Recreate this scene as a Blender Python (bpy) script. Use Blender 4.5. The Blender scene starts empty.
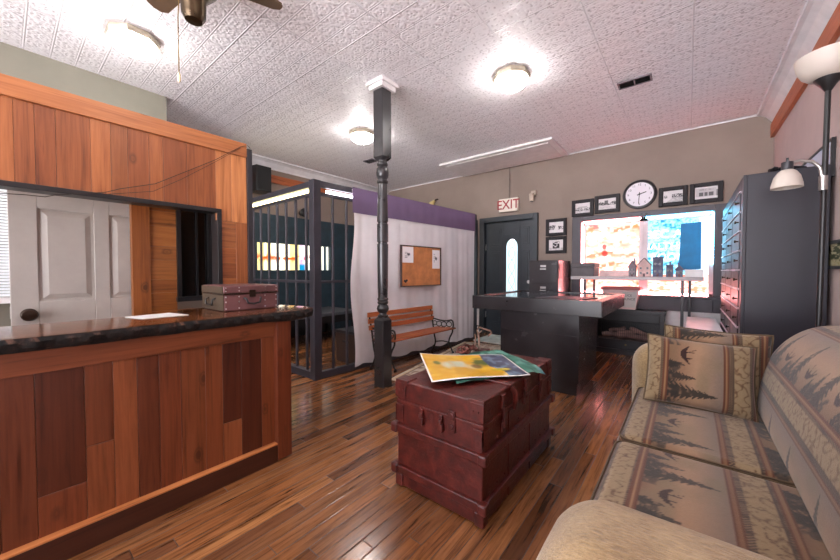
import bpy, bmesh, math, random
import numpy as np
from mathutils import Vector, Matrix, noise as mnoise
random.seed(7)
PI = math.pi
scene = bpy.context.scene
COL = scene.collection
# ------------------------------------------------------------------ helpers
def s2l(c):
    return tuple(((x/255.0)/12.92 if x/255.0 <= 0.04045 else ((x/255.0+0.055)/1.055)**2.4) for x in c[:3])
def s2l4(c):
    return s2l(c)+(1.0,)
ORG = {}
def tag(o, label=None, cat=None, group=None, kind=None):
    if label: o['label'] = label
    if cat: o['category'] = cat
    if group: o['group'] = group
    if kind: o['kind'] = kind
    return o
def thing(name, label, cat, loc=(0,0,0), group=None, kind=None):
    o = bpy.data.objects.new(name, None); COL.objects.link(o)
    o.location = loc; o.empty_display_size = .1
    ORG[o] = Vector(loc)
    return tag(o, label, cat, group, kind)
def _link(name, me, mat, parent, org=None):
    o = bpy.data.objects.new(name, me); COL.objects.link(o)
    if mat is not None: me.materials.append(mat)
    if parent is not None:
        O = ORG[parent]; me.transform(Matrix.Translation(-O)); o.parent = parent; ORG[o] = O
    elif org == 'world':
        ORG[o] = Vector((0,0,0))
    else:
        co = np.empty(len(me.vertices)*3); me.vertices.foreach_get('co', co); co = co.reshape(-1,3)
        O = Vector(((co[:,0].min()+co[:,0].max())/2, (co[:,1].min()+co[:,1].max())/2, co[:,2].min()))
        me.transform(Matrix.Translation(-O)); o.location = O; ORG[o] = O
    return o
class MB:
    def __init__(self):
        self.bm = bmesh.new(); self.t = self.bm.faces.layers.float.new('tone')
    def face(self, vs, tone):
        try:
            f = self.bm.faces.new(vs); f[self.t] = tone; return f
        except ValueError: return None
    def obox(self, M, sx, sy, sz, tone=None):
        tone = random.random() if tone is None else tone
        v = [self.bm.verts.new(M @ Vector((a*sx/2, b*sy/2, c*sz/2))) for a in (-1,1) for b in (-1,1) for c in (-1,1)]
        for idx in ((0,1,3,2),(4,6,7,5),(0,4,5,1),(2,3,7,6),(0,2,6,4),(1,5,7,3)):
            self.face([v[i] for i in idx], tone)
        return self
    def box(self, x0, x1, y0, y1, z0, z1, tone=None):
        return self.obox(Matrix.Translation(((x0+x1)/2,(y0+y1)/2,(z0+z1)/2)), abs(x1-x0), abs(y1-y0), abs(z1-z0), tone)
    def bar(self, p0, p1, w, h, tone=None, up=(0,0,1)):
        p0 = Vector(p0); p1 = Vector(p1); d = p1-p0; L = d.length; y = d.normalized()
        u = Vector(up)
        if abs(y.dot(u)) > .98: u = Vector((1,0,0))
        x = y.cross(u).normalized(); z = x.cross(y)
        M = Matrix((x,y,z)).transposed().to_4x4(); M.translation = (p0+p1)/2
        return self.obox(M, w, L, h, tone)
    def ring(self, c, x, y, r, n):
        return [self.bm.verts.new(Vector(c)+x*(r*math.cos(2*PI*k/n))+y*(r*math.sin(2*PI*k/n))) for k in range(n)]
    def cyl(self, p0, p1, r0, r1=None, n=16, tone=None):
        r1 = r0 if r1 is None else r1; tone = random.random() if tone is None else tone
        p0 = Vector(p0); p1 = Vector(p1); d = (p1-p0).normalized()
        u = Vector((0,0,1)) if abs(d.z) < .9 else Vector((1,0,0))
        x = d.cross(u).normalized(); y = d.cross(x)
        a = self.ring(p0,x,y,r0,n); b = self.ring(p1,x,y,r1,n)
        for k in range(n): self.face([a[k],a[(k+1)%n],b[(k+1)%n],b[k]], tone)
        self.face(a[::-1], tone); self.face(b, tone)
        return self
    def tube(self, pts, r, n=8, closed=False, tone=0.5):
        P = [Vector(p) for p in pts]; m = len(P); rings = []
        px = None
        for i in range(m):
            a = P[(i-1)%m] if (closed or i>0) else P[i]; b = P[(i+1)%m] if (closed or i<m-1) else P[i]
            d = (b-a).normalized()
            if px is None:
                u = Vector((0,0,1)) if abs(d.z)<.9 else Vector((1,0,0)); x = d.cross(u).normalized()
            else:
                x = (px - d*px.dot(d)).normalized()
            px = x; y = d.cross(x)
            rr = r[i] if isinstance(r,(list,tuple)) else r
            rings.append(self.ring(P[i],x,y,rr,n))
        for i in range(m if closed else m-1):
            a = rings[i]; b = rings[(i+1)%m]
            for k in range(n): self.face([a[k],a[(k+1)%n],b[(k+1)%n],b[k]], tone)
        if not closed:
            self.face(rings[0][::-1], tone); self.face(rings[-1], tone)
        return self
    def lathe(self, prof, c=(0,0,0), n=24, M=None, tone=0.5, squash=None, caps=True):
        M = M or Matrix.Translation(c); rings = []
        for r, z in prof:
            rings.append([self.bm.verts.new(M @ Vector((r*math.cos(2*PI*k/n + (squash or 0)), r*math.sin(2*PI*k/n + (squash or 0)), z))) for k in range(n)])
        for a, b in zip(rings, rings[1:]):
            for k in range(n): self.face([a[k],a[(k+1)%n],b[(k+1)%n],b[k]], tone)
        if caps: self.face(rings[0][::-1], tone); self.face(rings[-1], tone)
        return self
    def prism(self, pts, d, tone=0.5):
        d = Vector(d)
        a = [self.bm.verts.new(Vector(p)) for p in pts]; b = [self.bm.verts.new(Vector(p)+d) for p in pts]
        n = len(a)
        self.face(a[::-1], tone); self.face(b, tone)
        for k in range(n): self.face([a[k],a[(k+1)%n],b[(k+1)%n],b[k]], tone)
        return self
    def text(self, s, size, M, depth=.001, align='CENTER', tone=.5, bold=0):
        cu = bpy.data.curves.new('lettering','FONT'); cu.body = s; cu.size = size; cu.extrude = depth; cu.align_x = align; cu.align_y = 'CENTER'
        cu.resolution_u = 3; cu.offset = bold
        ob = bpy.data.objects.new('lettering', cu); COL.objects.link(ob)
        dg = bpy.context.evaluated_depsgraph_get(); dg.update()
        me = bpy.data.meshes.new_from_object(ob.evaluated_get(dg)); me.transform(M)
        self.bm.from_mesh(me)
        bpy.data.objects.remove(ob); bpy.data.curves.remove(cu); bpy.data.meshes.remove(me)
        return self
    def build(self, name, mat, parent=None, smooth=False, bevel=0, seg=2, org=None, sharp=40):
        bmesh.ops.recalc_face_normals(self.bm, faces=self.bm.faces[:])
        me = bpy.data.meshes.new(name); self.bm.to_mesh(me); self.bm.free()
        o = _link(name, me, mat, parent, org)
        if smooth:
            me.polygons.foreach_set('use_smooth', [True]*len(me.polygons))
            try: me.set_sharp_from_angle(angle=math.radians(sharp))
            except Exception: pass
        if bevel:
            b = o.modifiers.new('bevel','BEVEL'); b.width = bevel; b.segments = seg; b.limit_method = 'ANGLE'; b.angle_limit = math.radians(40)
        return o
def grid_mesh(name, V, C, mat, parent=None, smooth=True, org=None, close=None):
    """V (n,m,3) grid, C (n,m,3) linear colours or None; close = list of extra grids welded in the same mesh"""
    Vs = [V]+[g[0] for g in (close or [])]; Cs = [C]+[g[1] for g in (close or [])]
    verts = []; faces = []; cols = []; base = 0
    for G, K in zip(Vs, Cs):
        n, m = G.shape[:2]; verts.append(G.reshape(-1,3))
        idx = base + np.arange(n*m).reshape(n,m)
        faces.append(np.stack([idx[:-1,:-1], idx[1:,:-1], idx[1:,1:], idx[:-1,1:]], -1).reshape(-1,4))
        cols.append((K if K is not None else np.ones((n,m,3))*.5).reshape(-1,3)); base += n*m
    verts = np.concatenate(verts); faces = np.concatenate(faces); cols = np.concatenate(cols)
    me = bpy.data.meshes.new(name)
    me.from_pydata(verts.tolist(), [], faces.tolist())
    a = me.color_attributes.new('Col','FLOAT_COLOR','POINT')
    a.data.foreach_set('color', np.concatenate([cols, np.ones((len(cols),1))],1).astype(np.float32).ravel())
    if close:
        bm = bmesh.new(); bm.from_mesh(me); bmesh.ops.remove_doubles(bm, verts=bm.verts[:], dist=1e-5)
        bmesh.ops.recalc_face_normals(bm, faces=bm.faces[:]); bm.to_mesh(me); bm.free()
    if smooth: me.polygons.foreach_set('use_smooth', [True]*len(me.polygons))
    return _link(name, me, mat, parent, org)
def L(c): return np.array(s2l(c))
# ------------------------------------------------------------------ materials
class NT:
    def __init__(self, name):
        self.m = bpy.data.materials.new(name); self.m.use_nodes = True
        self.nt = self.m.node_tree; self.n = self.nt.nodes; self.b = self.n['Principled BSDF']
        self._tc = None
    def lk(self, a, b): self.nt.links.new(a, b)
    def set(self, s, v):
        if hasattr(v,'links') or isinstance(v, bpy.types.NodeSocket): self.lk(v, s)
        else: s.default_value = v
    def obj(self):
        if self._tc is None: self._tc = self.n.new('ShaderNodeTexCoord')
        return self._tc.outputs['Object']
    def map(self, vec, scale=(1,1,1), loc=(0,0,0)):
        q = self.n.new('ShaderNodeMapping'); self.lk(vec, q.inputs['Vector']); q.inputs['Scale'].default_value = scale; self.set(q.inputs['Location'], loc); return q.outputs[0]
    def noise(self, vec, scale=5, detail=4, rough=.55, dist=0):
        q = self.n.new('ShaderNodeTexNoise'); self.lk(vec, q.inputs['Vector']); q.inputs['Scale'].default_value = scale; q.inputs['Detail'].default_value = detail; q.inputs['Roughness'].default_value = rough; q.inputs['Distortion'].default_value = dist; return q.outputs['Fac']
    def voro(self, vec, scale=5, feat='F1', out='Distance', rnd=1):
        q = self.n.new('ShaderNodeTexVoronoi'); self.lk(vec, q.inputs['Vector']); q.inputs['Scale'].default_value = scale; q.feature = feat; q.inputs['Randomness'].default_value = rnd; return q.outputs[out]
    def math(self, op, a, b=0., c=0.):
        q = self.n.new('ShaderNodeMath'); q.operation = op
        self.set(q.inputs[0], a); self.set(q.inputs[1], b)
        if op in ('SMOOTH_MIN','MULTIPLY_ADD','COMPARE','WRAP'): self.set(q.inputs[2], c)
        return q.outputs[0]
    def ramp(self, fac, stops, interp='LINEAR'):
        q = self.n.new('ShaderNodeValToRGB'); self.lk(fac, q.inputs[0]); cr = q.color_ramp; cr.interpolation = interp
        while len(cr.elements) < len(stops): cr.elements.new(.5)
        for e, (p, c) in zip(cr.elements, stops): e.position = p; e.color = s2l4(c) if len(c)==3 else c
        return q.outputs[0]
    def mix(self, fac, a, b, mode='MIX'):
        q = self.n.new('ShaderNodeMix'); q.data_type = 'RGBA'; q.blend_type = mode
        self.set(q.inputs[0], fac); self.set(q.inputs[6], a); self.set(q.inputs[7], b); return q.outputs[2]
    def xyz(self, vec):
        q = self.n.new('ShaderNodeSeparateXYZ'); self.lk(vec, q.inputs[0]); return q.outputs
    def comb(self, x, y, z):
        q = self.n.new('ShaderNodeCombineXYZ'); self.set(q.inputs[0],x); self.set(q.inputs[1],y); self.set(q.inputs[2],z); return q.outputs[0]
    def attr(self, name, out='Fac'):
        q = self.n.new('ShaderNodeAttribute'); q.attribute_name = name; return q.outputs[out]
    def white(self, vec):
        q = self.n.new('ShaderNodeTexWhiteNoise'); q.noise_dimensions = '3D'; self.lk(vec, q.inputs['Vector']); return q.outputs['Value']
    def bump(self, h, strength=.3, dist=.01):
        q = self.n.new('ShaderNodeBump'); self.lk(h, q.inputs['Height']); q.inputs['Strength'].default_value = strength; q.inputs['Distance'].default_value = dist
        self.lk(q.outputs[0], self.b.inputs['Normal']); return q
    def p(self, **k):
        names = dict(color='Base Color', rough='Roughness', metal='Metallic', spec='Specular IOR Level', coat='Coat Weight', coatr='Coat Roughness', emit='Emission Color', es='Emission Strength', trans='Transmission Weight', alpha='Alpha', sheen='Sheen Weight', ior='IOR')
        for a, v in k.items(): self.set(self.b.inputs[names[a]], v)
        return self
MATS = {}
def plain(name, c, rough=.5, metal=0, bump=0, bscale=60, var=.12, spec=.5, coat=0):
    """painted/plastic/metal surface with slight procedural wear"""
    if name in MATS: return MATS[name]
    t = NT(name); v = t.obj(); n1 = t.noise(v, 7, 5, .6)
    a = tuple(x*(1-var) for x in c); b = tuple(min(255, x*(1+var)) for x in c)
    t.p(color=t.ramp(n1, [(.3,a),(.7,b)]), rough=t.math('MULTIPLY_ADD', n1, .2, rough-.1), metal=metal, spec=spec, coat=coat)
    if bump: t.bump(t.noise(v, bscale, 4), bump, .004)
    MATS[name] = t.m; return t.m
def emis(name, c, strength, base=None):
    if name in MATS: return MATS[name]
    t = NT(name); t.p(color=s2l4(base or c), emit=s2l4(c), es=strength, rough=.4); MATS[name] = t.m; return t.m
def cedar(name, axis, tones, rough=.42, knots=True, coat=.0, dark=1.0):
    if name in MATS: return MATS[name]
    t = NT(name); tone = t.attr('tone'); v = t.obj()
    off = t.comb(t.math('MULTIPLY',tone,37.), t.math('MULTIPLY',tone,53.), t.math('MULTIPLY',tone,71.))
    q = t.n.new('ShaderNodeVectorMath'); q.operation = 'ADD'; t.lk(v,q.inputs[0]); t.lk(off,q.inputs[1]); vv = q.outputs[0]
    sc = [14,14,14]; sc[axis] = .9
    wob = t.noise(t.map(vv,(3,3,3)), 1, 2)
    g1 = t.noise(t.map(vv, sc), 1.6, 5, .6, 1.2)
    sc2 = [70,70,70]; sc2[axis] = 2.0
    g2 = t.noise(t.map(vv, sc2), 1.2, 3, .6, .3)
    g = t.math('MULTIPLY_ADD', g1, .62, t.math('MULTIPLY', g2, .38))
    base = t.ramp(tone, [(0,tones[0]),(.35,tones[1]),(.7,tones[2]),(1,tones[3])])
    gr = t.ramp(g, [(.30,(140,114,98)),(.44,(222,208,196)),(.60,(255,250,244)),(.72,(186,160,140))])
    c = t.mix(1., base, gr, 'MULTIPLY')
    if knots:
        ks = [0,6.5,6.5]; ks[axis] = 3.6
        d = t.voro(t.map(vv, ks), 1.0)
        dd = t.math('ADD', d, t.math('MULTIPLY_ADD', g1, .12, -.06))
        kf = t.ramp(dd, [(.06,(255,255,255)),(.10,(130,130,130)),(.115,(215,215,215)),(.17,(0,0,0))])
        kf2 = t.math('MULTIPLY', kf, .85)
        c = t.mix(kf2, c, s2l4((62,28,14)))
    t.p(color=c, rough=t.math('MULTIPLY_ADD', g2, .2, rough-.1), coat=coat, coatr=.2)
    t.bump(g2, .12, .003); MATS[name] = t.m; return t.m
CED = [(128,72,40),(162,100,58),(200,136,86),(136,82,48)]
M_cedV = cedar('cedar vertical boards', 2, CED)
M_cedY = cedar('cedar boards along the wall', 1, CED)
CEDR = [(76,36,22),(108,54,32),(138,80,48),(88,42,25)]
M_cntV = cedar('counter front boards', 2, CEDR, rough=.38)
M_cntY = cedar('counter rail boards', 1, CEDR, rough=.38)
M_beam = cedar('stained beam', 1, [(178,96,54),(190,106,62),(196,112,66),(178,96,50)], knots=False)
M_boothY = cedar('booth boards', 1, [(120,68,30),(150,92,42),(170,110,56),(126,74,34)])
M_boothV = cedar('booth upright board', 2, [(120,68,30),(140,82,38),(150,92,42),(126,74,34)])
M_benchw = cedar('bench slats', 1, [(172,96,54),(190,112,66),(186,104,60),(168,92,52)], knots=False, coat=.3)
def mk_slab():
    t = NT('live edge slab'); v = t.obj(); nz = t.n.new('ShaderNodeNewGeometry'); z = t.xyz(nz.outputs['True Normal'])[2]
    g = t.noise(t.map(v,(22,1.4,22)), 1.5, 5, .6, 1.0)
    top = t.ramp(g, [(.3,(46,24,14)),(.5,(88,50,28)),(.7,(118,74,42))])
    bark = t.noise(v, 24, 8, .75)
    brk = t.ramp(bark, [(.42,(9,5,4)),(.58,(32,20,14)),(.71,(88,66,54)),(.77,(26,16,12))])
    f = t.ramp(z, [(.55,(0,0,0)),(.75,(255,255,255))])
    t.p(color=t.mix(f, brk, top), rough=t.ramp(z, [(.5,(225,225,225)),(.8,(84,84,84))]), coat=t.math('MULTIPLY',f,.25), coatr=.12, spec=.3)
    t.bump(t.math('ADD', t.math('MULTIPLY', bark, t.math('SUBTRACT',1.,f)), t.math('MULTIPLY', g, .05)), .9, .02); return t.m
M_slab = mk_slab()
def mk_floor():
    t = NT('old plank floor'); v = t.obj(); x, y, z = t.xyz(v)
    w = .072; xi = t.math('DIVIDE', x, w); idx = t.math('FLOOR', xi); fx = t.math('FRACT', xi)
    r1 = t.white(t.comb(idx, 3.3, 1.7)); yo = t.math('DIVIDE', t.math('MULTIPLY_ADD', r1, 7., y), 1.5)
    idy = t.math('FLOOR', yo); fy = t.math('FRACT', yo); r2 = t.white(t.comb(idx, idy, 5.1))
    off = t.comb(t.math('MULTIPLY', r2, 20.), t.math('MULTIPLY', r2, 31.), 0.)
    q = t.n.new('ShaderNodeVectorMath'); q.operation='ADD'; t.lk(v,q.inputs[0]); t.lk(off,q.inputs[1])
    g = t.noise(t.map(q.outputs[0],(40,2.2,1)), 1.2, 6, .65, .8)
    big = t.noise(v, 2.2, 4, .6); blotch = t.noise(t.map(q.outputs[0],(5,1.6,1)), 1.6, 5, .7)
    base = t.ramp(r2, [(0,(94,58,36)),(.3,(140,92,56)),(.6,(164,112,70)),(.85,(108,72,50)),(1,(186,132,84))])
    c = t.mix(1., base, t.ramp(g, [(.30,(84,72,64)),(.5,(222,212,202)),(.70,(255,252,248))]), 'MULTIPLY')
    c = t.mix(t.ramp(blotch, [(.46,(0,0,0)),(.72,(150,150,150))]), c, s2l4((60,42,34)))
    c = t.mix(t.ramp(big, [(.5,(0,0,0)),(.8,(95,95,95))]), c, s2l4((150,120,96)))
    ex = t.math('MINIMUM', fx, t.math('SUBTRACT', 1., fx)); ey = t.math('MULTIPLY', t.math('MINIMUM', fy, t.math('SUBTRACT',1.,fy)), 20.)
    e = t.math('MINIMUM', ex, ey); gap = t.ramp(e, [(.012,(255,255,255)),(.035,(0,0,0))])
    c = t.mix(t.math('MULTIPLY',gap,.85), c, s2l4((22,13,9)))
    t.p(color=c, rough=t.math('ADD', t.math('MULTIPLY_ADD', blotch, .22, .08), t.math('MULTIPLY', gap, .4)), spec=.55)
    h = t.math('ADD', t.math('MULTIPLY', t.ramp(e, [(0,(0,0,0)),(.06,(255,255,255))]), 1.), t.math('MULTIPLY', g, .12))
    t.bump(t.math('ADD', h, t.math('MULTIPLY', r2, .25)), .22, .003); return t.m
M_floor = mk_floor()
def mk_ceiling():
    t = NT('pressed tin ceiling'); v = t.obj(); x, y, z = t.xyz(v)
    nz = t.noise(v, 30, 3); 
    fx = t.math('FRACT', t.math('DIVIDE', x, .61)); fy = t.math('FRACT', t.math('DIVIDE', y, .1525))
    ex = t.math('MULTIPLY', t.math('MINIMUM', fx, t.math('SUBTRACT',1.,fx)), .61); ey = t.math('MULTIPLY', t.math('MINIMUM', fy, t.math('SUBTRACT',1.,fy)), .1525)
    e = t.math('MINIMUM', ex, ey); fy4 = t.math('FRACT', t.math('DIVIDE', y, .61)); ey4 = t.math('MULTIPLY', t.math('MINIMUM', fy4, t.math('SUBTRACT',1.,fy4)), .61)
    cx = t.math('SUBTRACT', t.math('FRACT', t.math('DIVIDE', x, .1525)), .5); cy = t.math('SUBTRACT', fy, .5)
    r = t.math('SQRT', t.math('ADD', t.math('MULTIPLY',cx,cx), t.math('MULTIPLY',cy,cy))); a = t.math('ARCTAN2', cy, cx)
    pet = t.math('MULTIPLY', t.math('COSINE', t.math('MULTIPLY', a, 4.)), t.math('SINE', t.math('MULTIPLY', r, 16.)))
    rings = t.math('SINE', t.math('MULTIPLY', r, 34.))
    vr = t.voro(v, 42)
    orn = t.math('ADD', t.math('MULTIPLY', pet, .55), t.math('ADD', t.math('MULTIPLY', rings, .2), t.math('MULTIPLY', vr, 1.6)))
    inside = t.ramp(e, [(.008,(0,0,0)),(.016,(255,255,255))]) 
    ridge = t.ramp(e, [(.0,(255,255,255)),(.006,(0,0,0))]); ridge4 = t.ramp(t.math('MINIMUM', ex, ey4), [(.0,(255,255,255)),(.012,(0,0,0))])
    h = t.math('ADD', t.math('MULTIPLY', orn, t.math('MULTIPLY', inside, .5)), t.math('ADD', t.math('MULTIPLY',ridge,.7), t.math('MULTIPLY', ridge4, .8)))
    grime_shade = t.ramp(t.math('MULTIPLY_ADD', nz, .5, t.math('MULTIPLY', orn, .4)), [(.15,(196,190,194)),(.45,(238,235,238))])  # random grime plus shade of the embossed recesses painted into the colour
    seam = t.ramp(ey, [(.0015,(255,255,255)),(.0035,(0,0,0))]); 
    c = t.mix(t.math('MULTIPLY', seam, .4), grime_shade, s2l4((120,112,114)))
    t.p(color=c, rough=.42, spec=.4); t.bump(h, .6, .007); return t.m
M_ceil = mk_ceiling()
def wallmat(name, c, b=.05):
    t = NT(name); v = t.obj(); n = t.noise(v, 1.6, 5, .6); d = tuple(x*.93 for x in c)
    t.p(color=t.ramp(n, [(.35,d),(.65,c)]), rough=.7, spec=.3); t.bump(t.noise(v, 120, 3), b, .002); return t.m
M_taupe = wallmat('taupe wall paint', (146,130,120)); M_right = wallmat('right wall paint', (196,176,172)); M_beige = wallmat('office wall paint', (132,129,116))
M_white = plain('white enamel', (225,222,222), .4, var=.04); M_crown = plain('crown paint', (222,220,222), .45, var=.04)
M_teal = plain('dark teal plywood', (36,56,66), .6, var=.15)
M_char = plain('charcoal paint', (40,40,46), .38, var=.12); M_blk = plain('black paint', (20,20,22), .38, var=.15)
M_cellp = plain('cell grey paint', (56,54,62), .42, var=.1)
M_desk = plain('desk charcoal', (36,32,34), .24, var=.08); M_iron = plain('black iron', (26,25,26), .42, .4)
M_door = plain('slate door paint', (36,43,50), .38, var=.06); M_lock = plain('locker paint', (30,28,38), .42, var=.08)
M_cab = plain('filing cabinet paint', (44,38,42), .25, var=.05)
M_post = plain('post paint', (44,42,44), .3, var=.1, coat=.2); M_frame = plain('window frame paint', (64,58,66), .45, var=.06)
M_brass = plain('antique brass', (128,104,62), .3, .9); M_steel = plain('brushed steel', (190,188,186), .3, .9)
M_wire = plain('dark wire', (38,26,22), .6); M_bronze = plain('oil rubbed bronze', (60,48,40), .3, .8)
M_paper = plain('paper', (205,203,200), .7, var=.02)
def paint_mat(name, rough=.7, bump=0, bs=400, sheen=0, emit=0, spec=.3, coat=0):
    t = NT(name); c = t.attr('Col','Color')
    t.p(color=c, rough=rough, spec=spec, sheen=sheen, coat=coat)
    if emit: t.p(emit=c, es=emit, color=(.02,.02,.02,1))
    if bump: t.bump(t.noise(t.obj(), bs, 3), bump, .002)
    return t.m
M_print = paint_mat('printed paper', .55); M_gloss = paint_mat('laminated print', .3, coat=.4)
M_fab = paint_mat('tapestry weave', .85, .6, 260, sheen=.2)
def mk_chen():
    t = NT('beige chenille'); v = t.obj(); a = t.noise(t.map(v,(60,200,200)), 1, 4, .7); b = t.noise(v, 14, 5)
    t.p(color=t.mix(.5, t.ramp(a, [(.3,(92,72,46)),(.5,(142,117,82)),(.7,(178,154,116))]), t.ramp(b, [(.35,(122,98,66)),(.65,(162,138,100))])), rough=.9, sheen=.3, spec=.2); t.bump(a, .8, .006); return t.m
M_chen = mk_chen()
def mk_trunk():
    t = NT('maroon trunk paint'); v = t.obj(); n = t.noise(v, 16, 6, .65); f = t.noise(v, 80, 4)
    t.p(color=t.ramp(n, [(.3,(46,11,7)),(.5,(70,19,13)),(.72,(94,34,25))]), rough=t.math('MULTIPLY_ADD', f, .3, .22), spec=.5); t.bump(t.math('ADD', n, t.math('MULTIPLY', f, .4)), .35, .008); return t.m
M_trunk = mk_trunk()
# ------------------------------------------------------------------ camera
cd = bpy.data.cameras.new('camera'); cam = bpy.data.objects.new('camera', cd); COL.objects.link(cam)
cd.sensor_width = 36; cd.lens = 335/840*36; cd.clip_start = .02
cam.location = (0,0,1.16); cam.rotation_euler = (math.radians(88.5), 0, math.radians(38.66)); scene.camera = cam
# ------------------------------------------------------------------ the setting
def struct(name, mb, mat, **k):
    o = mb.build(name, mat, org='world', **k); o['kind'] = 'structure'; return o
CH = 3.02
struct('floor', MB().box(-5.7,.9,-3.2,5.8,-.1,0), M_floor)
struct('ceiling', MB().box(-5.7,.9,-3.2,5.8,CH,CH+.1), M_ceil)
w = MB()
for b in ((-5.7,-2.99,0,CH),(-2.03,-1.32,0,CH),(.29,.9,0,CH),(-2.99,-2.03,2.08,CH),(-1.32,.29,0,.72),(-1.32,.29,1.96,CH)):
    w.box(b[0],b[1],5.66,5.8,b[2],b[3],.5)
struct('wall_back', w, M_taupe)
struct('wall_right', MB().box(.76,.9,-3.2,5.66,0,CH,.5), M_right)
w = MB()
for b in ((-3.2,2.6,0,CH),(4.08,5.66,0,CH),(2.6,4.08,0,1.17),(2.6,4.08,1.65,CH)): w.box(-5.7,-5.55,b[0],b[1],b[2],b[3],.5)
struct('wall_left', w, M_taupe)
# front wall of the shop behind the viewpoint: two big shop windows
w = MB()
for b in ((-5.7,-5.2,0,CH),(-3.6,-3.1,0,CH),(.5,.9,0,CH),(-5.2,-3.6,0,.6),(-3.1,.5,0,.45),(-5.2,-3.6,2.6,CH),(-3.1,.5,2.75,CH)): w.box(b[0],b[1],-3.2,-3.06,b[2],b[3],.5)
struct('wall_front', w, M_taupe)
struct('wall_office', MB().box(-4.46,-4.38,-3.06,1.14,0,CH,.5), M_beige)
# crown mouldings: a cove along each side wall, thin bead on the back wall
def crown(name, x, s, y0, y1):
    pts = [(x,y0,CH-.14),(x+s*.02,y0,CH-.14),(x+s*.025,y0,CH-.115),(x+s*.045,y0,CH-.09),(x+s*.075,y0,CH-.05),(x+s*.12,y0,CH-.025),(x+s*.15,y0,CH-.02),(x+s*.15,y0,CH),(x,y0,CH)]
    struct(name, MB().prism(pts,(0,y1-y0,0)), M_crown)
crown('trim_1', .76, -1, -3.06, 5.66); crown('trim_2', -5.55, 1, -3.06, 5.66)
struct('trim_3', MB().box(.725,.76,-3.06,5.66,2.72,CH-.14,.4), M_beam, bevel=.004)
struct('trim_4', MB().box(-5.55,-5.515,-3.06,5.66,2.66,2.79,.3), M_beam, bevel=.004)
struct('trim_5', MB().box(-5.4,.61,5.648,5.66,CH-.016,CH), M_crown)
struct('trim_6', MB().box(-3.41,-1.5,4.79,5.63,CH-.035,CH).box(-3.33,-1.58,4.87,5.6,CH-.045,CH-.034), M_white, bevel=.006)
struct('baseboard_back', MB().box(-1.99,.76,5.64,5.66,0,.11).box(-5.5,-3.06,5.64,5.66,0,.11), M_white)
struct('baseboard_right', MB().box(.742,.76,-3.06,5.64,0,.11), M_white)
# white panelling under the window
struct('trim_7', MB().box(-1.43,.74,5.635,5.66,.11,.63).box(-.2,.6,5.615,5.64,.11,.16).box(-.2,.6,5.615,5.64,.58,.63), M_white, bevel=.003)
# ---- exit door
d = thing('door_1','slate blue-grey exit door with arched leaded glass',None,(-2.51,5.66,0),kind='structure'); del d['label']
f = MB().box(-3.06,-2.965,5.60,5.74,0,2.14).box(-2.055,-1.975,5.60,5.74,0,2.14).box(-2.965,-2.055,5.60,5.74,2.05,2.14)
f.build('door_frame', M_door, d, bevel=.006)
dl = MB()
gx, gw = -2.46, .105   # glass centre, half width
x0, x1 = -2.965, -2.055
for b in ((x0,gx-.15,0,2.05),(gx+.15,x1,0,2.05),(gx-.15,gx+.15,0,.38),(gx-.15,gx+.15,1.82,2.05)): dl.box(b[0],b[1],5.69,5.73,b[2],b[3])
arch = [(gx-.15,.38)]+[(gx-.15,1.82)]+[(gx+.15,1.82),(gx+.15,.38),(gx+gw,.38),(gx+gw,1.60)]+[(gx+gw*math.cos(a),1.60+gw*1.25*math.sin(a)) for a in np.linspace(0,PI,13)][1:-1]+[(gx-gw,1.60),(gx-gw,.38)]
dl.prism([(x,5.69,z) for x,z in arch],(0,.04,0))
for (a,b,c,e) in ((x0+.1,gx-.2,1.62,1.93),(gx+.2,x1-.08,1.62,1.93),(x0+.1,gx-.2,.95,1.52),(gx+.2,x1-.08,.95,1.52),(x0+.1,gx-.2,.2,.8),(gx+.2,x1-.08,.2,.8)):
    dl.box(a,b,5.682,5.70,c,e); dl.box(a+.03,b-.03,5.674,5.69,c+.03,e-.03)
slab = dl.build('door_slab', M_door, d, bevel=.004)
V = np.zeros((90,14,3)); C = np.zeros((90,14,3))
for i in range(90):
    z = .38+i/89*(1.60+gw*1.25-.40)
    hw = gw if z < 1.6 else gw*math.sqrt(max(.02,1-((z-1.6)/(gw*1.25))**2))
    for j in range(14):
        xx = (j/13*2-1); V[i,j] = (gx+xx*hw, 5.705, z); C[i,j] = L((232,250,252))
g = grid_mesh('door_glass', V, C, emis('daylit frosted glass',(214,242,250),.6), slab, smooth=False)
ld = MB()
for k in range(5):
    zc = .52+k*.24
    for s in (-1,1): ld.tube([(gx+s*.055*math.sin(a), 5.698, zc+.12*(a/PI*2-1)) for a in np.linspace(0,PI,9)], .004, 5)
ld.tube([(gx-.07,5.698,.4),(gx-.07,5.698,1.6)],.003,5); ld.tube([(gx+.07,5.698,.4),(gx+.07,5.698,1.6)],.003,5); ld.tube([(gx+.055*math.cos(a),5.698,1.64+.05*math.sin(a)) for a in np.linspace(0,2*PI,14)],.004,5)
ld.build('lead_came', plain('lead came',(120,140,146),.4,.5), g)
MB().box(-2.985,-2.955,5.665,5.69,1.55,1.66).box(-2.985,-2.955,5.665,5.69,.3,.41).build('hinge', M_steel, d)
MB().lathe([(.0,0),(.03,0),(.03,.012),(.012,.02),(.012,.045),(.03,.06),(.03,.08),(.0,.085)], M=Matrix.Translation((-2.12,5.69,.98))@Matrix.Rotation(PI/2,4,'X'), n=16).build('door_knob', M_steel, slab, smooth=True)
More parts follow.
